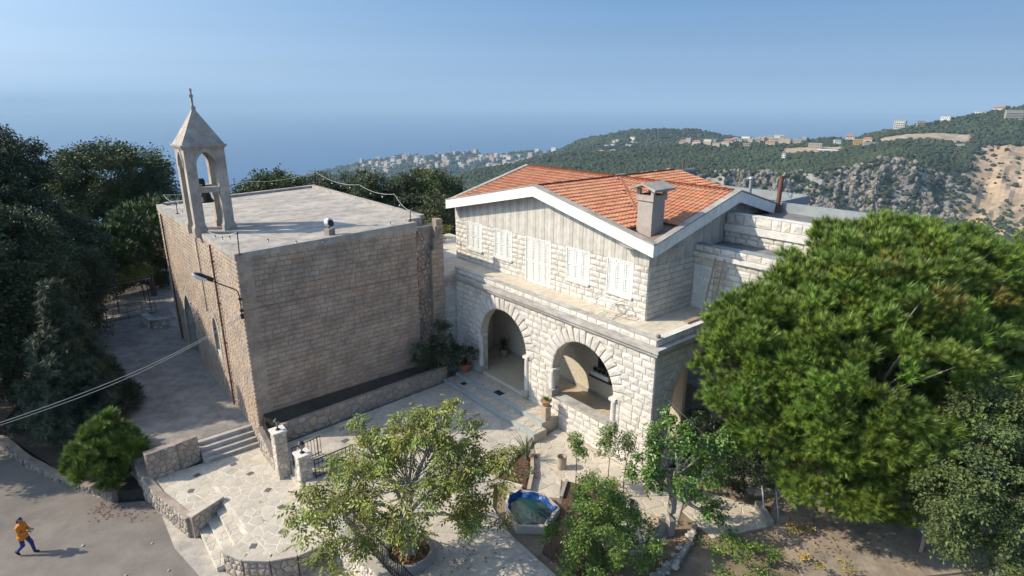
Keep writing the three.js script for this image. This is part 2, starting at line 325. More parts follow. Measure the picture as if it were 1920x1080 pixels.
{ // steps from the landing to the road
  const st = thing('street_steps', 'three pale flagged steps from the landing down to the road', 'steps'), r = mulberry(44);
  for (let k = 0; k < 3; k++) {
    const y = landY - 0.21 * (k + 1), x1 = -2.3 - 0.36 * k, z0 = 2.66 + 0.1 * k, z1 = 5.28 + 0.1 * k;
    const s = part('step', bx(x1 - 0.38, x1 + 0.1, -2.9, y, z0, z1), M.pavingBed, st), F = frame([0, y, 0], [1, 0, 0], [0, 0, 1], [0, 1, 0]);
    for (const p of crazy([[x1 - 0.38, z0], [x1 - 0.01, z0], [x1 - 0.01, z1], [x1 - 0.38, z1]], 0.42, 0.04, r)) part('flagstone', stone(p.slice().reverse(), F, -0.02, 0.012, 0.01, 0.002, r), M.flag[Math.floor(r() * 4)], s);
  }
}
// walls of irregular stones following a line on the ground
function rubbleWall(name, label, line, y0, y1, th, { cell = 0.24, cap = true, mats = M.rubble, limit = 200, seed = 1, category = 'wall', capMat = M.cornice, both = true } = {}) {
  const w = thing(name, label, category), r = mulberry(seed), core = [], pieces = [], caps = [];
  const Y = (v, t) => (typeof v === 'function' ? v(t) : v);
  let acc = 0; const total = line.slice(1).reduce((s, p, i) => s + Math.hypot(p[0] - line[i][0], p[1] - line[i][1]), 0);
  for (let i = 0; i < line.length - 1; i++) {
    const a = line[i], b = line[i + 1], l = Math.hypot(b[0] - a[0], b[1] - a[1]), ux = (b[0] - a[0]) / l, uz = (b[1] - a[1]) / l, nx = -uz, nz = ux;
    const ya0 = Y(y0, acc / total), ya1 = Y(y1, acc / total), yb0 = Y(y0, (acc + l) / total), yb1 = Y(y1, (acc + l) / total); acc += l;
    const c = (s, t, y) => [a[0] + ux * s + nx * t, y, a[1] + uz * s + nz * t], h = th / 2 - 0.02;
    core.push(solid([c(0, -h, ya0), c(l, -h, yb0), c(l, h, yb0), c(0, h, ya0), c(0, -h, ya1), c(l, -h, yb1), c(l, h, yb1), c(0, h, ya1)], [[0, 1, 2, 3], [4, 7, 6, 5], [0, 4, 5, 1], [1, 5, 6, 2], [2, 6, 7, 3], [3, 7, 4, 0]]));
    if (cap) { const k = th / 2 + 0.03; caps.push(solid([c(-0.01, -k, ya1 + 0.002), c(l + 0.01, -k, yb1 + 0.002), c(l + 0.01, k, yb1 + 0.002), c(-0.01, k, ya1 + 0.002), c(-0.01, -k, ya1 + 0.06), c(l + 0.01, -k, yb1 + 0.06), c(l + 0.01, k, yb1 + 0.06), c(-0.01, k, ya1 + 0.06)], [[0, 1, 2, 3], [4, 7, 6, 5], [0, 4, 5, 1], [1, 5, 6, 2], [2, 6, 7, 3], [3, 7, 4, 0]])); }
    for (const side of both ? [1, -1] : [1]) {
      const F = side > 0 ? frame([a[0] + nx * h, 0, a[1] + nz * h], [ux, 0, uz], [0, 1, 0], [nx, 0, nz]) : frame([b[0] - nx * h, 0, b[1] - nz * h], [-ux, 0, -uz], [0, 1, 0], [-nx, 0, -nz]);
      const outl = side > 0 ? [[0, ya0], [l, yb0], [l, yb1], [0, ya1]] : [[0, yb0], [l, ya0], [l, ya1], [0, yb1]];
      for (const p of crazy(outl, cell, 0.035, r, 1.15)) { const g = stone(p, F, -0.02, 0.028, 0.035, 0.02, r); pieces.push(g); }
    }
  }
  part('core', core, M.mortarDark, w);
  if (caps.length) caps.forEach((g) => part('coping', g, capMat, w));
  layPieces('stone', pieces, mats, w, limit, r);
  return w;
}
rubbleWall('stepside_wall', 'low rubble wall between terrace and landing, left of the dark steps', [[-2.38, -1.0], [-3.2, -0.85], [-4.35, -0.75]].reverse(), -1.75, -0.5, 0.4, { seed: 3, limit: 70, cap: false });
rubbleWall('landing_retaining_wall', 'curving grey rubble wall holding the left edge of the landing', [[-4.55, -1.6], [-4.42, -0.6], [-4.2, 0.6], [-3.86, 2.0], [-3.62, 2.95]].reverse(), -3, (t) => (t > 0.75 ? -1.62 + (t - 0.75) * 1.6 : -1.66), 0.3, { seed: 4, cell: 0.22, limit: 90, cap: false });
rubbleWall('stepside_block', 'short stone cheek wall beside the street steps', [[-3.62, 3.05], [-2.38, 2.53]].reverse(), -3, -1.6, 0.24, { seed: 5, limit: 40, capMat: M.flag[1] });
rubbleWall('landing_curved_wall', 'rounded rubble wall under the front edge of the landing', [[-3.05, 5.55], [-2.66, 6.42], [-1.98, 7.02], [-1.2, 7.37], [-0.4, 7.4], [0.3, 7.1]].reverse(), -3, -1.72, 0.26, { seed: 6, cell: 0.24, limit: 110, capMat: M.flag[2] });
rubbleWall('courtyard_wall', 'pale rubble wall with iron railing above the road', [[0.25, 7.05], [0.3, 8.4], [0.36, 10], [0.45, 12.5], [0.6, 17]], -3, (t) => -1.02, 0.42, { seed: 8, mats: M.rubblePale, cell: 0.24, limit: 110 });
rubbleWall('gate_wall', 'rubble wall falling from the chapel corner to the gate pillar', [[0.02, 0.1], [0.02, 2.2]].reverse(), -1.95, (t) => -1.35 + t * 0.85, 0.3, { seed: 9, limit: 50, cap: false });
// bed with a dark wall at the left of the road
structure('planting_bed', polySlab([[-9, -10], [-7.0, -4.4], [-5.5, -1.5], [-4.6, -1.0], [-4.8, -2.5], [-5.8, -6], [-6.6, -11], [-7.5, -14]], -3, -2.2), M.soilDark);
rubbleWall('bed_kerb_wall', 'low dark rubble kerb round the bed under the young pine', [[-12, -13], [-9.1, -9.8], [-8.3, -7], [-7.1, -4.3], [-5.55, -1.45]], -3, (t) => -2.2 + 0.12 * Math.sin(t * 40), 0.34, { seed: 10, limit: 120, cap: false, mats: [mat([0.2, 0.18, 0.16]), mat([0.28, 0.25, 0.22]), mat([0.16, 0.145, 0.13])] });
structure('wood_floor', polySlab([[-60, -40], [-9.0, -10.2], [-7.6, -14], [-6.4, -11], [-4.6, -17], [-4.1, -20.5], [-2.5, -26], [4, -27], [20, -24], [20, -60], [-60, -70]], -4, -1.6), M.soilDark);

// courtyard, steps along the house, porch floor
const courtY = (x) => -1.2 + Math.max(0, Math.min(9.1, x - 0.6)) * 0.038;
const court = structure('courtyard', polySlab([[0.3, 1.0], [9.1, 1.0], [9.1, 7.9], [6.0, 9.2], [5.0, 10.4], [4.6, 12], [4.4, 20], [0.5, 20]], -3, (x) => courtY(x)), M.pavingBedGrey);
{
  const r = mulberry(52), F = (a, b, c) => [a, courtY(a) + c, b], pieces = [];
  for (const poly of [[[1.9, 1.0], [9.05, 1.0], [9.05, 7.8], [6.0, 9.1], [1.9, 9.1]], [[0.5, 4.4], [1.9, 4.4], [1.9, 20], [0.5, 20]], [[1.9, 9.1], [4.45, 9.1], [4.45, 20], [1.9, 20]], [[4.45, 9.1], [6.0, 9.1], [5.0, 10.4], [4.45, 11.3]]])
    for (const p of crazy(poly, 0.55, 0.04, r)) pieces.push(stone(p.slice().reverse(), F, -0.01, 0.007, 0.008, 0.002, r));
  layPieces('flagstone', pieces, M.flagGrey, court, 300, r);
  for (const [x, z] of [[6.4, 3.4], [4.2, 5.0], [2.8, 2.6], [8.3, 3.2]]) { const g = bx(-0.16, 0.16, -0.01, 0.02, -0.12, 0.12); g.rotateY(0.2); g.translate(x, courtY(x), z); part('dark_slate', g, M.slate, court); }
}
{
  const st = thing('house_steps', 'broad flagged steps with blue grey edges along the house front', 'steps'), r = mulberry(61);
  for (const [x0, x1, y] of [[9.85, 10.86, -0.55], [9.1, 9.85, -0.71]]) {
    const zz = x0 < 9.5 ? 8.05 : 7.75, s = part('step', bx(x0, x1, -2, y, 0.95, zz), M.pavingBedGrey, st), F = frame([0, y, 0], [1, 0, 0], [0, 0, 1], [0, 1, 0]);
    part('step_edge', bx(x0 - 0.03, x0 + 0.17, y - 0.14, y + 0.022, 0.96, zz + 0.01), M.bluestone, s);
    for (const p of crazy([[x0 + 0.18, 0.95], [x1, 0.95], [x1, zz], [x0 + 0.18, zz]], 0.5, 0.04, r)) part('flagstone', stone(p.slice().reverse(), F, -0.02, 0.014, 0.012, 0.002, r), M.flag[Math.floor(r() * 4)], s);
  }
  part('drain_grate', bx(9.98, 10.32, -0.56, -0.52, 4.0, 4.5), M.iron, st);
  part('drain_grate', bx(9.45, 9.7, -0.72, -0.68, 1.9, 2.2), M.iron, st);
}
// garden paving and paths on the right
const garden = structure('garden_ground', polySlab([[4.4, 12.2], [5.0, 10.2], [6.2, 8.9], [9.0, 7.9], [10.9, 7.7], [10.9, 13], [15, 13.2], [26, 14], [30, 30], [4.4, 30]], -3, -1.14), M.dirt);
{
  const r = mulberry(66), y = -1.12, F = frame([0, y, 0], [1, 0, 0], [0, 0, 1], [0, 1, 0]), pieces = [], bed = [];
  for (const poly of [[[9.05, 8.1], [10.8, 7.8], [10.8, 12.9], [9.6, 13.6], [8.2, 10.9], [8.35, 9.2]], [[8.35, 8.95], [9.1, 9.9], [7.35, 11.5], [6.55, 10.6]], [[8.9, 12.4], [10.9, 12.9], [11.4, 14.3], [9.6, 15.2], [8.6, 14.0]], [[10.3, 14.9], [11.9, 14.7], [12.6, 16.4], [11.9, 17.3], [9.9, 16.4]], [[7.6, 13.6], [8.6, 14.0], [9.0, 15.2], [7.9, 15.8], [7.0, 15.0]]]) {
    bed.push(polySlab(area2(poly) > 0 ? poly : poly.slice().reverse(), -1.3, y));
    for (const p of crazy(poly, 0.55, 0.04, r)) pieces.push(stone(p.slice().reverse(), F, -0.02, 0.014, 0.012, 0.002, r));
  }
  const path = structure('garden_path', bed, M.pavingBed);
  layPieces('flagstone', pieces, M.flag, path, 200, r);
}
structure('bed_soil', polySlab([[8.25, 8.7], [6.6, 10.35], [5.9, 9.2], [7.9, 8.3]], -1.3, -1.06), M.soil);
structure('bed_soil', polySlab([[8.25, 11.0], [9.4, 13.4], [8.4, 13.8], [7.2, 13.4], [5.2, 16.5], [4.9, 13.2], [7.3, 11.7]], -1.3, -1.05), M.soil);
structure('concrete_pad', polySlab([[12.2, 17.2], [13.6, 16.6], [16.2, 20.2], [15, 22.6], [10.2, 19.6]], -2, -1.06), mat([0.36, 0.295, 0.225], 0.95, T.weather, 0.012));
structure('shaded_path', polySlab([[13.0, 14.6], [15.0, 14.2], [18.5, 19.6], [17.2, 20.6]], -2, -1.08), M.concrete);
function kerb(label, pts, w, h, y0, m = M.rubble[1]) { const o = thing('bed_kerb', label, 'kerb'); for (let i = 0; i < pts.length - 1; i++) { const a = pts[i], b = pts[i + 1]; part('kerb_stone', bar([a[0], y0 + h / 2, a[1]], [b[0], y0 + h / 2, b[1]], w, h), m, o); } return o; }
kerb('narrow stone kerb between palm bed and the sunny path', [[8.5, 8.62], [7.9, 9.3], [7.3, 9.95], [6.62, 10.55]], 0.14, 0.3, -1.2, M.rubble[3]);
kerb('dark kerb along the courtyard edge of the palm bed', [[8.1, 8.15], [7.0, 8.68], [5.9, 9.15]], 0.12, 0.26, -1.25, M.concrete);
kerb('pale kerb running from palm bed to the pond', [[5.75, 9.05], [6.2, 9.7], [6.5, 10.3]], 0.16, 0.34, -1.2, M.flag[1]);
kerb('kerb between the leafy shrub bed and the path', [[7.3, 11.62], [8.2, 11.0]], 0.12, 0.26, -1.2, M.concrete);
kerb('slanting stone kerb left of the stumpy trunk', [[8.4, 13.9], [9.15, 13.3]], 0.14, 0.34, -1.2, M.flagGrey[0]);
kerb('kerb behind the yellow sapling beside the path', [[7.4, 13.15], [8.9, 13.05]], 0.1, 0.3, -1.22, M.concrete);
kerb('crumbling stone edge below the stumpy trunk', [[9.9, 15.7], [9.0, 16.1], [8.2, 16.3], [7.2, 16.3], [6.2, 16.4]], 0.16, 0.22, -1.16, M.rubble[2]);
kerb('block end wall at the end of the flagged path', [[12.0, 17.35], [12.7, 16.5]], 0.25, 0.4, -1.3, M.concrete);
kerb('broken low block wall on the concrete pad edge', [[15.4, 19.3], [16.2, 20.2], [15.8, 20.9]], 0.22, 0.45, -1.2, M.concrete);
kerb('long kerb under the dark pine shade', [[13.0, 15.6], [14.4, 17.4], [15.6, 19.4]], 0.16, 0.3, -1.2, M.concrete);

{ // loose stones along the crumbling edge, and leaf litter
  const r = mulberry(91), st = [], lf = [];
  for (let k = 0; k < 60; k++) { const t = r(), x = 9.9 - 3.7 * t, z = 15.75 + 0.6 * Math.min(1, t * 1.6) + (r() - 0.5) * 0.3, g = new THREE.DodecahedronGeometry(0.05 + 0.09 * r() * r(), 0); g.scale(1.2, 0.7, 1); g.rotateY(r() * 6); g.translate(x, -1.0 + (r() - 0.5) * 0.12, z); st.push(uvBox(g)); }
  tag(part('loose_stones', st, M.rubblePale[1]), 'loose broken stones along the bed edge', 'stones', null, 'stuff');
  for (const [x, z, rx, rz, y, n] of [[-5.2, -0.9, 1.5, 0.9, roadY + 0.01, 150], [-4.9, 0.1, 0.6, 0.6, roadY + 0.01, 26], [12.6, 18.6, 1.3, 1.2, -1.05, 170], [14.2, 20.2, 1.2, 1.2, -1.05, 80], [8.2, 15.8, 1.2, 0.6, -1.1, 120], [2.6, 12.6, 1.5, 2.2, -1.09, 50], [0.0, 5.0, 1.8, 2.4, landY + 0.02, 24], [-2.8, -10, 2.0, 6, -0.75, 90], [7.3, 9.5, 0.8, 0.6, -1.04, 60]])
    for (let k = 0; k < n; k++) { const a = r() * 6.283, d = Math.sqrt(r()), px = x + Math.cos(a) * d * rx, pz = z + Math.sin(a) * d * rz, yy = x < -2 && z < -4 ? terrY(px, pz) + 0.012 : x > 1.5 && x < 4 ? courtY(px) + 0.02 : y, g = bx(-0.035, 0.035, 0, 0.004, -0.018, 0.018); g.rotateZ((r() - 0.5) * 0.8); g.rotateY(r() * 6.3); g.translate(px, yy + 0.012, pz); lf.push(g); }
  tag(part('leaf_litter', lf, mat([0.24, 0.115, 0.06], 0.95, T.fine, 0)), 'dry brown leaves scattered on the ground', 'leaf litter', null, 'stuff');
}

// ================================================================ walls with openings
function archPts(a0, a1, b0, bs, kind = 'round', n = 14) { // outline of an opening, counter-clockwise
  const r = (a1 - a0) / 2, c = (a0 + a1) / 2, p = [[a0, b0], [a1, b0]];
  if (kind === 'flat') return [...p, [a1, bs], [a0, bs]];
  for (let i = 0; i <= n; i++) {
    const t = (i / n) * Math.PI;
    if (kind === 'round') p.push([c + r * Math.cos(t), bs + r * Math.sin(t)]);
    else { const R = 2 * r * 0.86, cx = t <= Math.PI / 2 ? a1 - R : a0 + R, m = Math.acos((R - r) / R), q = t <= Math.PI / 2 ? (t / (Math.PI / 2)) * m : Math.PI - ((Math.PI - t) / (Math.PI / 2)) * m; p.push([cx + R * Math.cos(q), bs + R * Math.sin(q)]); }
  }
  return p;
}
function wallSlab(F, outline, holes, c0, c1) {
  const s = new THREE.Shape(outline.map((p) => new THREE.Vector2(...p)));
  for (const h of holes) s.holes.push(new THREE.Path(h.slice().reverse().map((p) => new THREE.Vector2(...p))));
  let g = new THREE.ExtrudeGeometry(s, { depth: c1 - c0, bevelEnabled: false }); if (g.index) g = g.toNonIndexed();
  const p = g.attributes.position; for (let i = 0; i < p.count; i++) p.setXYZ(i, ...F(p.getX(i), p.getY(i), p.getZ(i) + c0));
  g.computeVertexNormals(); return uvBox(g);
}
// the span of an outline between two heights
function spanOf(poly, lo, hi, pad = 0.02) {
  let a = 1e9, b = -1e9;
  for (let i = 0; i < poly.length; i++) {
    const p = poly[i], q = poly[(i + 1) % poly.length], y0 = Math.min(p[1], q[1]), y1 = Math.max(p[1], q[1]);
    if (y1 < lo || y0 > hi) continue;
    for (const y of [Math.max(lo, y0), Math.min(hi, y1)]) { const t = q[1] === p[1] ? 0 : (y - p[1]) / (q[1] - p[1]); for (const x of q[1] === p[1] ? [p[0], q[0]] : [p[0] + (q[0] - p[0]) * t]) { a = Math.min(a, x); b = Math.max(b, x); } }
  }
  return a < b ? [[a - pad, b + pad]] : [];
}
const gapsOf = (holes, pad) => (lo, hi) => holes.flatMap((h) => spanOf(h, lo, hi, pad));

// ================================================================ chapel
const chapel = thing('stone_chapel', 'flat roofed old stone chapel with a bell tower on its left edge', 'chapel', [0, 0, 0], 0.0127);
{
  const r = mulberry(101), yT = (x, z) => 7.31 + 0.028 * x - 0.008 * z, L = 14.9, Wd = 9.55;
  const FL = frame([0, 0, -L], [0, 0, 1], [0, 1, 0], [-1, 0, 0]), FR = frame([0, 0, 0], [1, 0, 0], [0, 1, 0], [0, 0, 1]);
  const door = archPts(L - 12.0, L - 9.85, -1.2, 1.2, 'pointed'), win = archPts(L - 5.7, L - 4.82, 1.3, 2.45, 'pointed');
  part('wall', [wallSlab(FL, [[0, -2.2], [L, -2.2], [L, yT(0, 0) - 0.05], [0, yT(0, -L) - 0.05]], [door, win], -0.6, -0.02)], M.mortar, chapel);
  part('wall', [wallSlab(FR, [[0.6, -2.2], [8.4, -2.2], [8.4, yT(8.4, 0) - 0.05], [0.6, yT(0.6, 0) - 0.05]], [], -0.6, -0.02)], M.mortarDark, chapel);
  part('wall', [bx(8.4, 10.0, -2.2, 7.2, -0.95, -0.36), bx(Wd - 0.6, Wd, -2.2, 7.45, -L, -0.95), bx(0.6, Wd, -2.2, 7.35, -L, -L + 0.6)], M.mortarDark, chapel);
  // stones of the left wall, the right wall and the broken corner
  const pieces = [], side = [];
  for (const p of courses({ W: L, H: 7.16, b0: -1.95, ch: 0.19, bw: 0.4, joint: 0.052, gaps: gapsOf([archPts(L - 12.25, L - 9.6, -1.2, 1.2, 'pointed'), archPts(L - 5.95, L - 4.58, 1.15, 2.45, 'pointed')], 0), rnd: r })) { const g = stone(p, FL, -0.02, 0.02, 0.018, 0.012, r); pieces.push(g); }
  for (const p of courses({ W: 8.42, H: 7.2, b0: -1.2, ch: 0.225, bw: 0.42, joint: 0.016, rnd: r })) { const g = stone(p, FR, -0.02, 0.014, 0.016, 0.012, r); side.push(g); }
  layPieces('stone_block', pieces, M.chapel, chapel, 150, r);
  layPieces('stone_block', side, M.chapel, chapel, 150, r);
  // narrow crack-like ledge across the right wall
  part('ledge', [bx(0.3, 8.6, 4.86, 4.9, -0.02, 0.045)], M.mortarDark, chapel).position.set(0, 0, 0);
  const FB = frame([8.42, 0, -0.36], [1, 0, 0], [0, 1, 0], [0, 0, 1]), rub = [];
  for (const p of crazy([[0, -1.0], [0.95, -1.0], [0.95, 6.2], [0.6, 6.9], [0, 7.2]], 0.26, 0.04, r)) rub.push(stone(p, FB, -0.04, 0.03 + 0.1 * r(), 0.05, 0.05, r));
  layPieces('rubble_stone', rub, M.chapel, chapel, 120, r);
  // broken stub of an old wall at the right end
  part('broken_wall', [bx(9.32, 10.06, -1.5, 6.0, -0.5, -0.06), bx(9.5, 10.06, 6.0, 6.6, -0.5, -0.06), bx(9.62, 10.06, 6.6, 7.2, -0.5, -0.08), bx(9.7, 10.06, 7.2, 7.52, -0.46, -0.1)], M.mortarDark, chapel);
  const FS = frame([9.32, 0, -0.06], [1, 0, 0], [0, 1, 0], [0, 0, 1]), stub = [];
  for (const p of courses({ W: 0.74, H: 7.5, b0: -1.0, ch: 0.25, bw: 0.4, joint: 0.025, rnd: r })) if (p[0][1] < 5.9 || p[0][0] > 0.18 + (p[0][1] - 5.9) * 0.14) stub.push(stone(p, FS, -0.02, 0.03, 0.03, 0.02, r));
  layPieces('stone_block', stub, M.chapel, chapel, 40, r);
  // door and window in the left wall
  const dr = part('door', [wallSlab(FL, archPts(L - 12.0, L - 9.85, -1.2, 1.2, 'pointed'), [], -0.42, -0.36)], M.woodDark, chapel);
  for (let k = 0; k < 6; k++) part('door_board', [wallSlab(FL, [[L - 11.98 + k * 0.36, -0.9], [L - 11.98 + k * 0.36 + 0.33, -0.9], [L - 11.98 + k * 0.36 + 0.33, 1.4 + 0.9 * Math.sin(((k + 0.5) / 6) * Math.PI)], [L - 11.98 + k * 0.36, 1.4 + 0.9 * Math.sin(((k + 0.5) / 6) * Math.PI)]], [], -0.355, -0.335)], M.woodDark, dr);
  const wn = part('window', [wallSlab(FL, win, [], -0.38, -0.34)], M.glass, chapel);
  part('window_frame', [bx(0.28, 0.34, 1.3, 3.0, -5.29, -5.23), bx(0.28, 0.34, 2.0, 2.06, -5.7, -4.82), bx(0.28, 0.34, 2.5, 2.55, -5.7, -4.82)], M.iron, wn);
  for (const [h, k] of [[[L - 12.25, L - 9.6, -1.0, 1.2, L - 12.0, L - 9.85], 'door_surround'], [[L - 5.95, L - 4.58, 1.12, 2.45, L - 5.7, L - 4.82], 'window_surround']])
    part(k, [wallSlab(FL, [[h[1], h[2]], ...archPts(h[0], h[1], h[2], h[3], 'pointed').slice(2), [h[0], h[2]], [h[4], h[2]], ...archPts(h[4], h[5], h[2], h[3], 'pointed').slice(2).reverse(), [h[5], h[2]]], [], -0.1, 0.03)], M.tower, chapel);
  // roof deck, raised edges and the coping of the walls
  const RP = [[0.3, -0.3], [8.4, -0.3], [8.4, -1.0], [Wd - 0.3, -1.0], [Wd - 0.3, -L + 0.3], [0.3, -L + 0.3]];
  part('roof_deck', [polySlab(RP, 6.9, (x, z) => yT(x, z) - 0.05)], M.roofing, chapel);
  const edge = (x0, z0, x1, z1, w, up) => { const l = Math.hypot(x1 - x0, z1 - z0), ux = (x1 - x0) / l, uz = (z1 - z0) / l, nx = -uz * w, nz = ux * w; return polySlab([[x0, z0], [x1, z1], [x1 + nx, z1 + nz], [x0 + nx, z0 + nz]], 7.12, (x, z) => yT(x, z) + up); };
  part('roof_edge', [edge(-0.04, -L, -0.04, 0.05, -0.4, 0.02)], M.concrete, chapel);
  part('roof_edge', [edge(0.36, 0.05, 8.5, 0.05, -0.4, 0.022)], M.concrete, chapel);
  part('roof_edge', [edge(0.36, -L, Wd, -L, 0.3, 0.1)], M.concrete, chapel);
  part('roof_edge', [edge(Wd, -L + 0.3, Wd, -0.95, 0.3, 0.09)], M.concrete, chapel);
  part('roof_edge', [edge(8.5, -1.0, Wd - 0.3, -1.0, 0.25, 0.03)], M.concrete, chapel);
  // thin tarred joints across the deck
  for (let k = 0; k < 5; k++) { const z = -2.6 - k * 2.6; part('deck_joint', polySlab([[1.8, z], [9.1, z - 0.15], [9.1, z - 0.19], [1.8, z - 0.04]], 7.2, (x, zz) => yT(x, zz) - 0.044), M.mortarDark, chapel); }
  // rain pipes down the left wall
  for (const [z, y1, y0] of [[-13.75, 7.05, -0.6], [-3.5, 7.1, -0.85]]) { part('rain_pipe', [rod([-0.09, y0, z], [-0.09, y1, z], 0.045), ...[0.15, 0.4, 0.65, 0.9].map((t) => bx(-0.15, -0.01, y0 + (y1 - y0) * t, y0 + (y1 - y0) * t + 0.05, z - 0.06, z + 0.06))], M.rust, chapel); }
  part('rain_pipe', [rod([-0.06, 3.2, -6.2], [-0.06, 7.0, -6.2], 0.03)], M.tower, chapel);
}
{ // bell tower standing on the roof edge
  const tw = thing('bell_tower', 'slender open stone bell tower with pyramid cap and cross', 'bell tower', [0.58, 7.3, -5.95], 0.0127);
  const h = 0.86, H = 3.88, th = 0.42, lg0 = 0.44, hole = archPts(-h + lg0, h - lg0, 0.02, 3.08, 'pointed'), out = [[-h, 0], [h, 0], [h, H], [-h, H]];
  const half = [[-h, 0], [-h + lg0, 0], ...hole.slice(2).reverse(), [h - lg0, 0], [h, 0], [h, H], [-h, H]];
  part('arch_wall', wallSlab(frame([0, 0, h], [1, 0, 0], [0, 1, 0], [0, 0, 1]), half, [], -th, 0), M.tower, tw);
  part('arch_wall', wallSlab(frame([0, 0, -h], [-1, 0, 0], [0, 1, 0], [0, 0, -1]), half, [], -th, 0), M.tower, tw);
  const w2 = h - th, hole2 = archPts(-w2, w2, 2.0, 3.05, 'pointed'), top = [[-w2 - 0.002, H], ...[[-w2 - 0.002, 3.05], ...hole2.slice(2).reverse().slice(1, -1), [w2 + 0.002, 3.05]], [w2 + 0.002, H]].reverse();
  for (const s of [-1, 1]) part('side_arch', wallSlab(frame([s * (h - 0.003), 0, 0], [0, 0, -s], [0, 1, 0], [s, 0, 0]), top, [], -th, 0), M.tower, tw);
  for (const [sx, sz] of [[-1, 1], [1, 1], [-1, -1], [1, -1]]) part('pier_base', [bx(sx > 0 ? h - 0.5 : -h - 0.07, sx > 0 ? h + 0.07 : -h + 0.5, -0.15, 0.3, sz > 0 ? h - th - 0.04 : -h - 0.06, sz > 0 ? h + 0.06 : -h + th + 0.04), bx(sx > 0 ? h - 0.47 : -h - 0.03, sx > 0 ? h + 0.03 : -h + 0.47, 0.3, 0.38, sz > 0 ? h - th - 0.02 : -h - 0.03, sz > 0 ? h + 0.03 : -h + th + 0.02)], M.tower, tw);
  // arch moulding on the two faces seen
  part('arch_moulding', wallSlab(frame([0, 0, h], [1, 0, 0], [0, 1, 0], [0, 0, 1]), [...archPts(-h + 0.32, h - 0.32, 2.8, 3.08, 'pointed').slice(2), ...archPts(-h + lg0, h - lg0, 2.8, 3.08, 'pointed').slice(2).reverse()], [], -0.02, 0.035), M.tower, tw);
  part('arch_moulding', wallSlab(frame([-h, 0, 0], [0, 0, 1], [0, 1, 0], [-1, 0, 0]), [...archPts(-w2 - 0.12, w2 + 0.12, 2.75, 3.05, 'pointed').slice(2), ...archPts(-w2, w2, 2.75, 3.05, 'pointed').slice(2).reverse()], [], -0.02, 0.035), M.tower, tw);
  part('bell_beam', [bx(-h + 0.45, h - 0.45, 1.88, 2.12, h - th + 0.02, h - 0.03), bx(-h + 0.45, h - 0.45, 1.88, 2.1, -h + 0.03, -h + th - 0.02)], M.tower, tw);
  part('cornice', [bx(-h - 0.06, h + 0.06, H, H + 0.08, -h - 0.06, h + 0.06), bx(-h - 0.12, h + 0.12, H + 0.08, H + 0.16, -h - 0.12, h + 0.12)], M.tower, tw);
  const p = h + 0.04, y = H + 0.16, ap = 5.66;
  part('pyramid_cap', solid([[-p, y, p], [p, y, p], [p, y, -p], [-p, y, -p], [0, ap, 0]], [[0, 1, 4], [1, 2, 4], [2, 3, 4], [3, 0, 4], [3, 2, 1, 0]]), M.tower, tw);
  for (let k = 1; k < 4; k++) { const f = 1 - k / 4.3, yy = y + (ap - y) * (k / 4.3), q = p * f + 0.006; part('cap_course', [bx(-q, q, yy - 0.012, yy + 0.012, -q, q)], M.tower, tw); }
  const cr = sub('cross', tw);
  part('upright', [bx(-0.04, 0.04, ap - 0.12, ap + 0.78, -0.04, 0.04), bx(-0.09, 0.09, ap - 0.12, ap + 0.04, -0.09, 0.09), bx(-0.05, 0.05, ap + 0.7, ap + 0.8, -0.05, 0.05)], M.tower, cr);
  part('crossarm', [bx(-0.16, 0.16, ap + 0.42, ap + 0.54, -0.042, 0.042).rotateY(1.1)], M.tower, cr);
  const lg = [[0, 0.02], [0.34, 0.02], [0.32, 0.08], [0.24, 0.2], [0.18, 0.42], [0.1, 0.52], [0, 0.54]].map((q) => new THREE.Vector2(...q));
  const bell = thing('church_bell', 'dark bronze bell hanging inside the stone tower', 'bell', [0.56, 8.62, -5.95]);
  part('bell_body', new THREE.LatheGeometry(lg, 18), mat([0.05, 0.045, 0.035], 0.6, T.fine, 0, { metalness: 0.5 }), bell);
  part('headstock', [bx(-0.55, 0.55, 0.5, 0.62, -0.07, 0.07), bx(-0.06, 0.06, 0.6, 1.05, -0.2, -0.06), bx(-0.2, 0.02, 0.85, 1.12, -0.18, -0.02)], M.iron, bell);
}
{ // floodlight and its concrete block on the roof
  const f = thing('roof_floodlight', 'pale round floodlight on a dark block at the chapel roof edge', 'floodlight', [4.25, 7.42, -0.55], 0.3);
  part('block', [bx(-0.17, 0.17, -0.02, 0.3, -0.17, 0.17)], M.mortarDark, f);
  part('stem', [rod([0, 0.3, 0], [0, 0.5, 0], 0.03)], M.iron, f);
  const hd = part('lamp_head', [new THREE.CylinderGeometry(0.17, 0.2, 0.2, 14).rotateX(1.25).translate(0.02, 0.6, 0)], M.white, f);
  part('lens', [new THREE.CylinderGeometry(0.16, 0.16, 0.02, 14).rotateX(1.25).translate(0.02, 0.56, 0.11)], M.glass, hd);
}
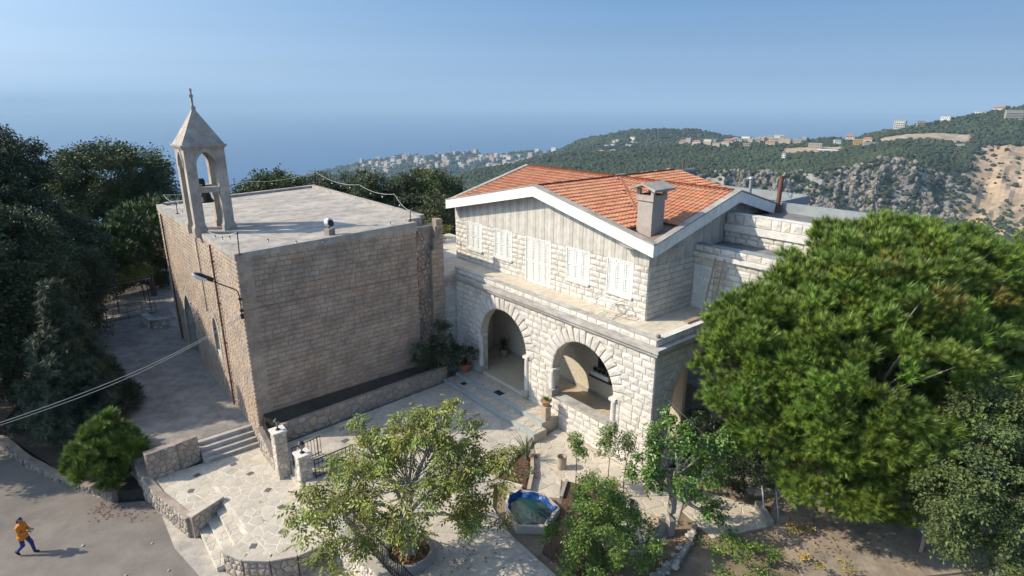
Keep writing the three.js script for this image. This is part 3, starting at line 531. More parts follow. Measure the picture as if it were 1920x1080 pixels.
// thin posts on the roof with a string of bulbs
{
  const posts = [[0.12, 0.2, 7.36, 0.95], [8.3, -0.35, 7.56, 0.62], [9.45, -4.0, 7.66, 0.8], [9.4, -8.2, 7.69, 0.85], [9.35, -14.7, 7.76, 1.0], [5.0, -14.8, 7.63, 0.8], [0.1, -10.9, 7.45, 0.75], [0.15, -14.6, 7.48, 0.6]];
  const names = ['roof post at the near corner of the chapel roof', 'roof post beside the broken corner of the chapel', 'roof post on the right roof edge nearest the house', 'second roof post along the right chapel roof edge', 'roof post at the far corner of the chapel roof', 'roof post in the middle of the far chapel roof edge', 'roof post on the left roof edge behind the bell tower', 'short roof post at the far left chapel roof corner'];
  posts.forEach(([x, z, y, h], i) => { const p = thing('roof_post', 'thin dark iron ' + names[i], 'post', [x, y - 0.05, z], 0, 'posts of the roof light string'); part('rod', [rod([0, 0, 0], [0.03, h, 0.02], 0.022)], M.iron, p); part('foot', [bx(-0.07, 0.07, 0, 0.06, -0.07, 0.07)], M.rust, p); });
  const sl = thing('string_lights', 'white cable with hanging unlit bulbs round the chapel roof', 'string lights');
  const tops = posts.map(([x, z, y, h]) => V(x + 0.03, y - 0.06 + h, z + 0.02)), bulb = new THREE.SphereGeometry(0.04, 8, 6), cap = new THREE.CylinderGeometry(0.024, 0.024, 0.08, 6).translate(0, 0.07, 0);
  const bm = mat([0.85, 0.84, 0.8], 0.25, null, 0), seq = [[0, 6], [6, 7], [7, 5], [5, 4], [4, 3], [3, 2], [2, 1], [1, 0]];
  for (const [a, b] of seq) {
    const A = tops[a], B = tops[b], l = A.distanceTo(B), n = Math.max(2, Math.round(l / 1.25)), pts = [];
    const sag = a === 0 || b === 0 ? 0.75 : 0.28;
    for (let k = 0; k <= 10; k++) { const t = k / 10, q = A.clone().lerp(B, t); q.y -= sag * 4 * t * (1 - t) * Math.min(1, l / 6); pts.push(q); }
    part('cable', tube(pts, 0.008, 4, 20), M.white, sl);
    const crv = new THREE.CatmullRomCurve3(pts);
    for (let k = 1; k < n; k++) { const q = crv.getPoint(k / n), b0 = part('bulb', bulb, bm, sl); b0.position.set(q.x, q.y - 0.17, q.z); part('socket', cap, M.iron, b0); }
  }
}
{ // street lamp bracketed to the chapel corner, and the overhead cable
  const s = thing('street_lamp', 'street lamp with white bowl on a bent arm at the chapel corner', 'street lamp', [-0.02, 5.1, 0.02]);
  part('arm', tube([[-0.06, -0.35, 0.06], [-0.07, 0.5, 0.08], [-0.12, 0.72, 0.09], [-0.6, 1.06, 0.08], [-1.08, 1.38, 0.05]], 0.024, 7), M.iron, s);
  part('bracket', [bx(-0.1, 0.02, -0.2, -0.12, -0.04, 0.1), bx(-0.1, 0.02, 0.3, 0.38, -0.04, 0.1), bx(-0.12, 0.0, -0.5, -0.3, 0.02, 0.12)], M.iron, s);
  const g = new THREE.SphereGeometry(1, 16, 10); g.scale(0.3, 0.13, 0.16); const hd = sub('lamp_head', s); hd.position.set(-1.32, 1.55, 0.04); hd.rotation.z = -0.55;
  part('housing', [new THREE.SphereGeometry(1, 14, 8, 0, 6.3, 0, 1.6).scale(0.34, 0.12, 0.17), bx(0.16, 0.42, -0.06, 0.1, -0.12, 0.12)], M.iron, hd);
  part('bowl', [new THREE.SphereGeometry(1, 14, 8, 0, 6.3, 1.57, 1.6).scale(0.33, 0.16, 0.165).translate(-0.03, 0.0, 0)], mat([0.8, 0.8, 0.78], 0.25, null, 0), hd);
  const c = thing('overhead_cable', 'pale twisted cable slung from the chapel corner to the left', 'cable');
  part('wire', tube([[-0.08, 4.72, 0.1], [-2.6, 4.2, 1.0], [-5.2, 4.05, 2.2], [-9, 4.35, 4.2], [-16, 5.6, 8]], 0.011, 5, 60), mat([0.42, 0.4, 0.36], 0.7, null, 0), c);
  part('wire', tube([[-0.08, 4.66, 0.1], [-2.6, 4.13, 1.02], [-5.2, 3.96, 2.25], [-9, 4.3, 4.24], [-16, 5.55, 8]], 0.008, 5, 60), mat([0.5, 0.5, 0.47], 0.7, null, 0), c);
}
// planting strip and low wall at the foot of the chapel
structure('trench_soil', polySlab([[0.2, 0.06], [9.3, 0.02], [9.3, 0.62], [0.2, 0.62]], -1.5, (x, z) => (0.06 - 0.006 * x) * (1 - z / 0.62) + (-0.4 + 0.03 * x) * (z / 0.62)), M.soilDark);
rubbleWall('trench_wall', 'low crazy stone wall along the foot of the chapel side', [[9.4, 0.7], [0.55, 0.7]].reverse(), (t) => -1.3 + 0.3 * t, (t) => -0.37 + t * 0.29, 0.22, { seed: 12, cell: 0.36, limit: 130, mats: M.rubble, cap: false });

// ================================================================ house
const house = thing('stone_house', 'pale rusticated stone house with arched porch and red tiled roof', 'house');
const LIMB = [];  // all rusticated blocks
{
  const r = mulberry(202);
  const X0 = 10.89, Z1 = 12.8, Z0 = -0.4, zc = [3.66, 9.08], R = 1.81, SP = 1.66, top = 4.14, th = 0.42;
  const FF = frame([X0, 0, 0], [0, 0, 1], [0, 1, 0], [-1, 0, 0]), FS = frame([0, 0, Z1], [1, 0, 0], [0, 1, 0], [0, 0, 1]);
  const a1 = archPts(zc[0] - R, zc[0] + R, -0.4, SP), a2 = archPts(zc[1] - R, zc[1] + R, 0.3, SP), a3c = 13.9, a3 = archPts(a3c - R, a3c + R, -0.3, SP);
  part('porch_wall', wallSlab(FF, [[Z0, -1.6], [zc[0] - R, -1.6], ...a1.slice(2).reverse().map((p) => p), [zc[0] + R, -1.6], [Z1, -1.6], [Z1, top + 0.4], [Z0, top + 0.4]], [a2], -th, -0.01), M.mortar, house);
  part('porch_wall', wallSlab(FS, [[X0 + th, -1.6], [18, -1.6], [18, top + 0.4], [X0 + th, top + 0.4]], [a3], -th, -0.01), M.mortar, house);
  part('porch_wall', [bx(10.0, 10.9, -1.4, 4.5, -0.85, -0.42)], M.mortar, house);
  part('porch_inner_wall', [bx(13.5, 13.7, -1.4, 4.3, -0.4, 12.4)], M.plaster, house);
  part('porch_inner_wall', [bx(10.9, 13.5, -1.4, 4.3, -0.82, -0.5)], M.plaster, house);
  part('porch_ceiling', [bx(11.3, 13.5, 4.12, 4.3, -0.4, 12.4)], M.plaster, house);
  for (const a of [a1, a2]) { const p = a.slice(2), q = []; for (let i = 0; i < p.length - 1; i++) q.push(quad(FF(p[i][0], p[i][1] - 0.008, 0.0), FF(p[i + 1][0], p[i + 1][1] - 0.008, 0.0), FF(p[i + 1][0], p[i + 1][1] - 0.008, -th - 0.02), FF(p[i][0], p[i][1] - 0.008, -th - 0.02))); part('arch_lining', q, M.plaster, house); }
  const fl = part('porch_floor', [bx(10.87, 18, -1.5, -0.4, -0.4, 12.5)], M.plaster, house);
  { // floor tiles laid diagonally are seen through the right arch
    const tm = [[0.6, 0.5, 0.36], [0.56, 0.47, 0.34], [0.63, 0.53, 0.39]].map((c) => mat(c, 0.5, T.fine, 0)), tl = [], F = frame([0, -0.4, 0], [1, 0, 0], [0, 0, 1], [0, 1, 0]);
    for (let i = 0; i < 8; i++) for (let j = 0; j < 37; j++) { const x = 10.92 + i * 0.345, z = -0.36 + j * 0.345; if (x < 13.4) tl.push(stone([[x, z], [x, z + 0.337], [x + 0.337, z + 0.337], [x + 0.337, z]], F, -0.01, 0.008, 0.004, 0.0005, r)); }
    layPieces('floor_tile', tl, tm, fl, 290, r);
  }
  part('skirting', [bx(13.46, 13.5, -0.39, -0.25, -0.4, 12.4)], M.cornice, house);
  // parapet under the right arch and its sill
  part('sill', [bx(X0 - 0.08, X0 + 0.46, 0.3, 0.38, zc[1] - R - 0.02, zc[1] + R + 0.02)], M.cornice, house);
  // rusticated blocks of the front and side
  const L = 0.62, gap = (cz, lo0) => (lo, hi) => { const m = (lo + hi) / 2, out = []; if (hi > lo0 && lo < SP) out.push([cz - R - Z0 - 0.34, cz + R - Z0 + 0.34]); if (hi > SP) { const RR = R + L * 0.78, q = Math.max(0, Math.min(Math.abs(lo - SP), Math.abs(hi - SP))); if (q < RR) { const w = Math.sqrt(RR * RR - q * q); out.push([cz - w - Z0, cz + w - Z0]); } } return out; };
  const FF0 = frame([X0, 0, Z0], [0, 0, 1], [0, 1, 0], [-1, 0, 0]), front = [];
  for (const p of courses({ W: Z1 - Z0, H: top, b0: -1.25, ch: 0.3, bw: 0.5, joint: 0.028, gaps: (lo, hi) => [...gap(zc[0], -0.4)(lo, hi), ...gap(zc[1], 0.3)(lo, hi)], rnd: r, vary: 0.28 })) front.push(rockFace(p, FF0, -0.02, 0.025, 0.03, r));
  // jamb blocks beside the half columns
  for (const cz of zc) for (const s of [-1, 1]) for (let b = cz === zc[0] ? -0.4 : 0.38, k = 0; b < SP - 0.05; b += 0.32, k++) { const e = cz + s * (R + 0.34), i = cz + s * (R + 0.16); front.push(rockFace([[Math.min(e, i) - Z0 + 0.01, b], [Math.max(e, i) - Z0 - 0.01, b], [Math.max(e, i) - Z0 - 0.01, Math.min(b + 0.3, SP - 0.02)], [Math.min(e, i) - Z0 + 0.01, Math.min(b + 0.3, SP - 0.02)]], FF0, -0.02, 0.02, 0.02, r)); }
  // voussoirs
  for (const cz of zc) { const n = 19; for (let k = 0; k < n; k++) { const t0 = (k / n) * Math.PI + 0.008, t1 = ((k + 1) / n) * Math.PI - 0.008, l = L * (0.92 + 0.22 * (k & 1)); front.push(stone([[R, t0], [R + l, t0], [R + l, t1], [R, t1]].map(([q, t]) => [cz - Z0 + q * Math.cos(t), SP + q * Math.sin(t)]), FF0, -0.03, 0.06, 0.05, 0.035, r)); } }
  const FSs = frame([X0, 0, Z1], [1, 0, 0], [0, 1, 0], [0, 0, 1]), sideB = [];
  for (const p of courses({ W: 7, H: top, b0: -1.25, ch: 0.3, bw: 0.5, joint: 0.028, gaps: (lo, hi) => spanOf(archPts(a3c - R - 0.45 - X0, a3c + R + 0.45 - X0, -0.3, SP), lo, hi, 0), rnd: r })) sideB.push(rockFace(p, FSs, -0.02, 0.015, 0.012, r));
  for (let k = 0, n = 17; k < n; k++) { const t0 = (k / n) * Math.PI + 0.008, t1 = ((k + 1) / n) * Math.PI - 0.008; sideB.push(stone([[R, t0], [R + 0.58, t0], [R + 0.58, t1], [R, t1]].map(([q, t]) => [a3c - X0 + q * Math.cos(t), SP + q * Math.sin(t)]), FSs, -0.03, 0.035, 0.03, 0.015, r)); }
  for (const p of courses({ W: 0.85, H: top, b0: -1.2, ch: 0.3, bw: 0.45, joint: 0.028, rnd: r })) sideB.push(rockFace(p, frame([10.04, 0, -0.42], [1, 0, 0], [0, 1, 0], [0, 0, 1]), -0.02, 0.025, 0.02, r));
  // half columns on plinths in the arches
  for (const cz of zc) for (const s of [-1, 1]) {
    const b = cz === zc[0] ? -0.4 : 0.38, z = cz + s * (R + 0.02);
    const c = part('half_column', [new THREE.CylinderGeometry(0.13, 0.14, SP - b - 0.36, 14).translate(X0 + 0.02, (SP + b + 0.36) / 2 - 0.06, z)], M.limestone[2], house);
    part('capital', [bx(X0 - 0.15, X0 + 0.3, SP - 0.1, SP + 0.02, z - 0.17, z + 0.17)], M.limestone[2], c);
    part('plinth', [bx(X0 - 0.19, X0 + 0.3, b, b + 0.3, z - 0.2, z + 0.2)], M.cornice, c);
  }
  // cornice and parapet
  part('cornice', [bx(X0 - 0.28, X0 + 0.3, 4.36, 4.52, Z0 + 0.3, Z1 + 0.28), bx(X0 - 0.18, X0 + 0.3, 4.2, 4.36, Z0 + 0.3, Z1 + 0.18), bx(X0 - 0.1, X0 + 0.3, 4.12, 4.2, Z0 + 0.3, Z1 + 0.1)], M.cornice, house);
  part('cornice', [bx(X0 + 0.3, 18, 4.36, 4.52, Z1 - 0.3, Z1 + 0.278), bx(X0 + 0.3, 18, 4.2, 4.36, Z1 - 0.3, Z1 + 0.178), bx(X0 + 0.3, 18, 4.12, 4.2, Z1 - 0.3, Z1 + 0.098)], M.cornice, house);
  part('cornice', [bx(10.02, X0 - 0.02, 4.2, 4.5, -0.42, Z0 + 0.29)], M.cornice, house);
  part('terrace_slab', [bx(10.0, 15.6, 4.3, 4.72, -8, -0.42), bx(X0 + 0.02, 15.6, 4.3, 4.72, -0.42, Z1 - 0.02), bx(10.0, X0 + 0.02, 4.5, 4.722, -0.6, -0.15)], M.plaster, house);
  const tt = [];
  { const F = frame([0, 4.72, 0], [1, 0, 0], [0, 0, 1], [0, 1, 0]); for (let i = 0; i < 4; i++) for (let j = 0; j < 46; j++) { const x = X0 + 0.27 + i * 0.34, z = -2.9 + j * 0.34; tt.push(stone([[x, z], [x, z + 0.332], [x + 0.332, z + 0.332], [x + 0.332, z]], F, -0.01, 0.008, 0.004, 0.0005, r)); } for (let i = 0; i < 9; i++) for (let j = 0; j < 4; j++) { const x = X0 + 0.27 + 1.36 + i * 0.34, z = 11.36 + j * 0.34; tt.push(stone([[x, z], [x, z + 0.332], [x + 0.332, z + 0.332], [x + 0.332, z]], F, -0.01, 0.008, 0.004, 0.0005, r)); } }
  layPieces('terrace_tile', tt, [[0.62, 0.55, 0.44], [0.59, 0.52, 0.41], [0.65, 0.58, 0.47]].map((c) => mat(c, 0.8, T.mottle, 0.002)), house, 230, r);
  part('parapet', [bx(X0 + 0.0, X0 + 0.24, 4.52, 4.79, Z0, Z1), bx(X0 + 0.24, 18, 4.52, 4.79, Z1 - 0.24, Z1)], M.mortar, house);
  for (const p of courses({ W: Z1 - Z0 - 0.3, H: 4.785, b0: 4.53, ch: 0.26, bw: 0.55, joint: 0.025, rnd: r })) front.push(rockFace(p, frame([X0, 0, Z0 + 0.3], [0, 0, 1], [0, 1, 0], [-1, 0, 0]), -0.02, 0.04, 0.03, r));
  for (const p of courses({ W: 7, H: 4.785, b0: 4.53, ch: 0.26, bw: 0.55, joint: 0.025, rnd: r })) sideB.push(rockFace(p, FSs, -0.02, 0.03, 0.02, r));
  part('parapet_coping', [bx(X0 - 0.05, X0 + 0.27, 4.792, 4.82, Z0, Z1 + 0.05)], M.cornice, house);
  part('parapet_coping', [bx(X0 + 0.27, 18, 4.792, 4.82, Z1 - 0.27, Z1 + 0.05)], M.limestone[2], house);
  part('terrace_spout', [new THREE.SphereGeometry(0.1, 8, 6).scale(1, 0.8, 1).translate(X0 + 0.16, 4.9, Z1 - 0.1), rod([X0 + 0.16, 4.8, Z1 - 0.1], [X0 + 0.16, 4.9, Z1 - 0.1], 0.04)], M.mortarDark, house);

  // ------------------------------------------------ upper storey
  const UX = 12.31, UN = 11.12, UF = -2.31, base = 4.72, st = 6.98;
  const FU = frame([UX, 0, UF], [0, 0, 1], [0, 1, 0], [-1, 0, 0]), WU = UN - UF;
  const openings = [[-1.18, 0.17, 5.54, 6.96, 'w'], [1.3, 2.66, 5.54, 6.96, 'w'], [3.78, 5.5, 4.74, 6.96, 'd'], [6.6, 7.96, 5.54, 6.96, 'w'], [9.02, 10.36, 5.54, 6.96, 'w']];
  const hol = openings.map(([a, b, lo, hi]) => [[a - UF, lo], [b - UF, lo], [b - UF, hi], [a - UF, hi]]);
  part('upper_wall', [wallSlab(FU, [[0, base], [WU, base], [WU, 7.6], [WU / 2 + 0.2, 9.0], [0, 7.6]], hol.filter((h) => h[0][1] > 4.8), -0.35, -0.01)], M.mortar, house);
  for (const p of courses({ W: WU, H: st, b0: base, ch: 0.252, bw: 0.46, joint: 0.026, gaps: gapsOf(hol, 0.005), rnd: r, vary: 0.3 })) front.push(rockFace(p, FU, -0.02, 0.03, 0.035, r));
  const sh = mat([0.78, 0.78, 0.755], 0.5, T.mottle, 0);
  for (const [a, b, lo, hi, k] of openings) {
    const s = sub(k === 'd' ? 'shutter_door' : 'shuttered_window', house), n = k === 'd' ? 4 : 3;
    if (k === 'w') part('window_sill', [bx(UX - 0.12, UX + 0.1, lo - 0.1, lo - 0.005, a - 0.06, b + 0.06)], M.limestone[2], s);
    const lw = (b - a) / n; part('frame', [bx(UX - 0.045, UX + 0.02, lo, hi, a - 0.045, a + 0.004), bx(UX - 0.045, UX + 0.02, lo, hi, b - 0.004, b + 0.045), bx(UX - 0.045, UX + 0.02, hi, hi + 0.05, a - 0.045, b + 0.045)], M.white, s);
    for (let i = 0; i < n; i++) {
      const z0 = a + i * lw + 0.012, z1 = a + (i + 1) * lw - 0.012, G = [bx(UX - 0.02, UX + 0.04, lo + 0.01, hi - 0.01, z0, z0 + 0.06), bx(UX - 0.02, UX + 0.04, lo + 0.01, hi - 0.01, z1 - 0.06, z1), bx(UX - 0.02, UX + 0.04, lo + 0.01, lo + 0.1, z0 + 0.06, z1 - 0.06), bx(UX - 0.02, UX + 0.04, hi - 0.1, hi - 0.01, z0 + 0.06, z1 - 0.06), bx(UX - 0.02, UX + 0.04, (lo + hi) / 2 - 0.04, (lo + hi) / 2 + 0.04, z0 + 0.06, z1 - 0.06), bx(UX + 0.02, UX + 0.06, lo + 0.1, hi - 0.1, z0 + 0.05, z1 - 0.05)];
      for (let y = lo + 0.13; y < hi - 0.12; y += 0.075) if (Math.abs(y - (lo + hi) / 2) > 0.06) { const g = new THREE.BoxGeometry(0.045, 0.012, z1 - z0 - 0.12); g.rotateZ(0.6); g.translate(UX + 0.0, y, (z0 + z1) / 2); G.push(uvBox(g.toNonIndexed())); }
      part('shutter_leaf', G, sh, s);
    }
  }
  // side wall, block wing and its tiers
  const FV = frame([UX, 0, UN], [1, 0, 0], [0, 1, 0], [0, 0, 1]);
  part('upper_wall', [bx(UX + 0.36, 15.4, base, 7.6, UN - 0.35, UN - 0.01)], M.mortarDark, house);
  for (const p of courses({ W: 3.05, H: st, b0: base, ch: 0.252, bw: 0.55, joint: 0.026, rnd: r })) sideB.push(rockFace(p, FV, -0.02, 0.02, 0.012, r));
  const BX = 15.36, BZ = 16.2, FB = frame([BX, 0, UN], [0, 0, 1], [0, 1, 0], [-1, 0, 0]), dh = [[0.06, base], [1.04, base], [1.04, 6.66], [0.06, 6.66]];
  part('wing_wall', [bx(BX + 0.01, BX + 0.4, 4.3, 7.5, UN - 0.3, BZ), bx(BX + 0.4, 25, -1.6, 7.3, BZ - 0.4, BZ), bx(17.5, 25, -1.6, 7.3, 12.8, BZ - 0.4)], M.mortar, house);
  for (const p of courses({ W: BZ - UN, H: 7.02, b0: base, ch: 0.256, bw: 0.5, joint: 0.026, gaps: gapsOf([dh], 0.0), rnd: r })) sideB.push(rockFace(p, FB, -0.02, 0.02, 0.02, r));
  part('wing_cornice', [bx(BX - 0.16, BX + 0.3, 7.03, 7.2, UN + 0.02, BZ + 0.16)], M.limestone[2], house);
  for (const p of courses({ W: BZ - UN, H: 7.5, b0: 7.21, ch: 0.29, bw: 0.5, joint: 0.025, rnd: r })) front.push(rockFace(p, FB, -0.02, 0.04, 0.04, r));
  part('wing_coping', [bx(BX - 0.05, BX + 0.35, 7.502, 7.53, UN + 0.02, BZ)], M.membraneGrey, house);
  part('wing_roof', [bx(BX + 0.4, 17.5, 7.1, 7.3, UN - 0.2, BZ - 0.1)], M.membrane, house);
  const TX = 17.42, FT = frame([TX, 0, UN + 0.1], [0, 0, 1], [0, 1, 0], [-1, 0, 0]), TZ = 16.1;
  part('tier_wall', [bx(TX + 0.01, TX + 0.35, 7.2, 8.56, UN + 0.1, TZ)], M.mortar, house);
  for (const [b0, H, c] of [[7.3, 7.82, 0.26], [8.14, 8.56, 0.42]]) for (const p of courses({ W: TZ - UN - 0.1, H, b0, ch: c, bw: 0.55, joint: 0.025, rnd: r })) front.push(rockFace(p, FT, -0.02, 0.04, 0.04, r));
  part('tier_cornice', [bx(TX - 0.16, TX + 0.3, 7.83, 8.13, UN + 0.1, TZ + 0.1)], M.limestone[2], house);
  part('tier_roof', [bx(TX + 0.35, 21.0, 8.05, 8.28, UN + 0.1, TZ)], M.membrane, house);
  part('roof_upstand', [bx(21.0, 21.2, 7.4, 8.72, UN + 0.3, TZ + 0.2), bx(TX + 0.36, 21.0, 7.4, 8.66, TZ, TZ + 0.2)], M.membraneGrey, house);
  part('tier_coping', [bx(TX - 0.02, TX + 0.34, 8.562, 8.6, UN + 0.1, TZ)], M.limestone[2], house);
  { // white louvred door of the wing
    const s = sub('wing_door', house);
    for (let i = 0; i < 2; i++) { const z0 = UN + 0.08 + i * 0.48, z1 = z0 + 0.46, G = [bx(BX - 0.03, BX + 0.03, base + 0.02, 6.64, z0, z0 + 0.06), bx(BX - 0.03, BX + 0.03, base + 0.02, 6.64, z1 - 0.06, z1), bx(BX + 0.0, BX + 0.04, base + 0.02, 6.64, z0 + 0.05, z1 - 0.05)]; for (const y of [base + 0.02, 5.4, 6.06, 6.56]) G.push(bx(BX - 0.03, BX + 0.03, y, y + 0.08, z0 + 0.06, z1 - 0.06)); for (let y = base + 0.13; y < 6.54; y += 0.075) { const g = new THREE.BoxGeometry(0.04, 0.012, z1 - z0 - 0.12); g.rotateZ(0.6); g.translate(BX - 0.012, y, (z0 + z1) / 2); G.push(uvBox(g.toNonIndexed())); } part('shutter_leaf', G, sh, s); }
  }
  layPieces('stone_block', front.map((g) => { g.userData.near = 0.01; return g; }).concat(sideB), M.limestone, house, 300, r);

  // ------------------------------------------------ roof: four gables over a square, valleys to the corners
  const MX = 17.5, MZ = 4.85, HR = 9.5, x0 = 11.7, x1 = 23.0, z0 = -2.35, z1 = 11.72, EV = 7.99;
  const kz = (z) => (HR - EV) / (z > MZ ? z1 - MZ : MZ - z0), kx = (x) => (HR - EV) / (x > MX ? x1 - MX : MX - x0);
  const rh = (x, z) => HR - Math.min(Math.abs(z - MZ) * kz(z), Math.abs(x - MX) * kx(x));
  const xr = 21.75; // the right gable is cut short
  const deck = [];
  for (const sx of [x0 + 0.05, x1]) for (const sz of [z0, z1 - 0.05]) {
    const c = [MX, HR - 0.1, MZ], ridgeX = [sx, HR - 0.1, MZ], ridgeZ = [MX, HR - 0.1, sz], cor = [sx, EV - 0.1, sz];
    deck.push(solid([c, ridgeX, cor, ridgeZ, [c[0], c[1] - 0.2, c[2]], [ridgeX[0], ridgeX[1] - 0.2, ridgeX[2]], [cor[0], cor[1] - 0.2, cor[2]], [ridgeZ[0], ridgeZ[1] - 0.2, ridgeZ[2]]], [[0, 1, 2], [0, 2, 3], [4, 6, 5], [4, 7, 6], [1, 5, 6, 2], [2, 6, 7, 3]]));
  }
  const roof = part('roof', deck, mat([0.3, 0.2, 0.15], 0.95, T.weather, 0.01), house);
  // interlocking clay tiles: rows parallel to the ridges
  const tl = [], tw = 0.235, te = 0.345, prof = [[0, 0.03], [0.2, 0.012], [0.48, 0.012], [0.64, 0.05], [0.84, 0.055], [1, 0.03]];
  const oneTile = (Q0) => { const ju = (r() - 0.5) * 0.014, jt = (r() - 0.5) * 0.05, js = (r() - 0.5) * 0.03, P = (s, t, u) => Q0(s + js * t, t + jt, u ? u + ju : u); // P(s across 0..1, t down 0..1, up) -> point
    const pos = [], tri = (a, b, c) => pos.push(...a, ...b, ...c);
    for (let i = 0; i < prof.length - 1; i++) { const [s0, u0] = prof[i], [s1, u1] = prof[i + 1], a = P(s0, -0.12, u0), b = P(s1, -0.12, u1), c = P(s1, 1, u1 + 0.05), d = P(s0, 1, u0 + 0.05), e = P(s1, 1, 0), f = P(s0, 1, 0); tri(a, d, c); tri(a, c, b); tri(d, f, e); tri(d, e, c); }
    const g = new THREE.BufferGeometry(); g.setAttribute('position', new THREE.Float32BufferAttribute(pos, 3)); g.computeVertexNormals(); return uvBox(g);
  };
  const pad = (x, z) => x < 13.75 && z > 10.05; // bare concrete corner round the chimney
  for (const sx of [-1, 1]) for (const sz of [-1, 1]) {
    const ex = sx < 0 ? MX - x0 : x1 - MX, ez = sz < 0 ? MZ - z0 : z1 - MZ, Kx = (HR - EV) / ex, Kz = (HR - EV) / ez;
    // plane falling along z (ridge along x)
    for (let row = 0; row * te < ez; row++) for (let c = 0; c * tw < ex - 0.32; c++) {
      const dz = row * te, dx = c * tw, mz = dz + te / 2, mx = dx + tw / 2; if (mz * Kz > mx * Kx + 0.01 || pad(MX + sx * mx, MZ + sz * mz) || (sx > 0 && MX + sx * mx > x1 - 0.3) || dz + te > ez - 0.05) continue;
      tl.push(oneTile((s, t, u) => { const z = dz + t * te; return [MX + sx * (dx + (sx * sz > 0 ? 1 - s : s) * tw), HR - z * Kz + u, MZ + sz * z]; }));
    }
    for (let row = 0; row * te < ex; row++) for (let c = 0; c * tw < ez - 0.32; c++) {
      const dx = row * te, dz = c * tw, mx = dx + te / 2, mz = dz + tw / 2; if (mx * Kx > mz * Kz + 0.01 || pad(MX + sx * mx, MZ + sz * mz) || dx + te > ex - 0.05) continue;
      tl.push(oneTile((s, t, u) => { const x = dx + t * te; return [MX + sx * x, HR - x * Kx + u, MZ + sz * (dz + (sx * sz > 0 ? s : 1 - s) * tw)]; }));
    }
  }
  layPieces('roof_tile', tl, M.tile, roof, 300, r);
  // ridge tiles and the tiles that cover the near valley
  const halfTile = (l) => { const g = new THREE.CylinderGeometry(0.115, 0.13, l, 7, 1, true, 0, Math.PI); g.rotateZ(Math.PI / 2); g.rotateX(-Math.PI / 2); return uvBox(g.toNonIndexed()); };
  const ht = halfTile(0.42);
  const lay = (A, B, up) => { const a = V(...A), b = V(...B), l = a.distanceTo(b), n = Math.floor(l / 0.38), dir = b.clone().sub(a).normalize(), m = new THREE.Matrix4().makeBasis(dir, V(0, 1, 0).addScaledVector(dir, -dir.y).normalize(), dir.clone().cross(V(0, 1, 0)).normalize()); for (let i = 0; i < n; i++) { const t = part('ridge_tile', ht, M.ridge[i % 2], roof); t.quaternion.setFromRotationMatrix(m); t.position.copy(a).addScaledVector(dir, (i + 0.5) * 0.38); t.position.y += up + (i & 1) * 0.008; } };
  lay([x0 + 0.35, HR, MZ], [MX, HR, MZ], 0.0); lay([MX, HR, z0 + 0.3], [MX, HR, MZ], 0.0); lay([MX, HR, MZ], [MX, HR, z1 - 0.35], 0.0); lay([MX, HR, MZ], [x1 - 0.2, HR, MZ], 0.0);
  lay([MX - 0.2, HR - 0.03, MZ + 0.22], [13.9, rh(13.9, MZ + (MX - 13.9) / (MX - x0) * (z1 - MZ)), MZ + (MX - 13.9) / (MX - x0) * (z1 - MZ)], 0.0);
  // concrete corner pad, fascias, verge strips
  part('corner_pad', [polySlab([[x0 + 0.12, 9.95], [13.85, 9.95], [13.85, z1 - 0.12], [x0 + 0.12, z1 - 0.12]], 7.7, (x, z) => 8.02 + Math.max(0, x - 12) * 0.05)], M.concrete, roof);
  const fas = (P, Qp, nx, nz, h = 0.46, t = 0.14) => { const up = 0.05; return solid([[P[0], P[1] + up - h, P[2]], [Qp[0], Qp[1] + up - h, Qp[2]], [Qp[0] + nx * t, Qp[1] + up - h, Qp[2] + nz * t], [P[0] + nx * t, P[1] + up - h, P[2] + nz * t], [P[0], P[1] + up, P[2]], [Qp[0], Qp[1] + up, Qp[2]], [Qp[0] + nx * t, Qp[1] + up, Qp[2] + nz * t], [P[0] + nx * t, P[1] + up, P[2] + nz * t]], [[0, 1, 2, 3], [4, 7, 6, 5], [0, 4, 5, 1], [1, 5, 6, 2], [2, 6, 7, 3], [3, 7, 4, 0]]); };
  const eR = HR - (xr - MX) * (HR - EV) / (x1 - MX);
  part('fascia', fas([x0, EV, z0], [x0, HR, MZ], 1, 0), M.fascia, roof); part('fascia', fas([x0, HR, MZ], [x0, EV, z1], 1, 0), M.fascia, roof);
  part('fascia', fas([x0 + 0.14, EV, z1], [MX, HR, z1], 0, -1), M.fascia, roof); part('fascia', fas([MX, HR, z1], [xr, eR, z1], 0, -1), M.fascia, roof);
  part('fascia', fas([x0 + 0.14, EV, z0], [MX, HR, z0], 0, 1), M.fascia, roof); part('fascia', fas([MX, HR, z0], [x1, EV, z0], 0, 1), M.fascia, roof);
  const strip = (P, Qp, nx, nz, w = 0.3) => fas([P[0], P[1] + 0.05, P[2]], [Qp[0], Qp[1] + 0.05, Qp[2]], nx, nz, 0.05, w);
  part('verge_strip', strip([x0 - 0.02, EV + 0.02, z0], [x0 - 0.02, HR + 0.02, MZ], 1, 0), M.concrete, roof); part('verge_strip', strip([x0 - 0.02, HR + 0.02, MZ], [x0 - 0.02, EV + 0.02, z1], 1, 0), M.concrete, roof);
  part('verge_strip', strip([x0 + 0.2, EV + 0.02, z1 + 0.02], [MX, HR + 0.02, z1 + 0.02], 0, -1), M.concrete, roof); part('verge_strip', strip([MX, HR + 0.02, z1 + 0.02], [xr, eR + 0.02, z1 + 0.02], 0, -1), M.concrete, roof);
  part('verge_strip', strip([x0 + 0.2, EV + 0.02, z0 - 0.02], [MX, HR + 0.02, z0 - 0.02], 0, 1), M.concrete, roof);
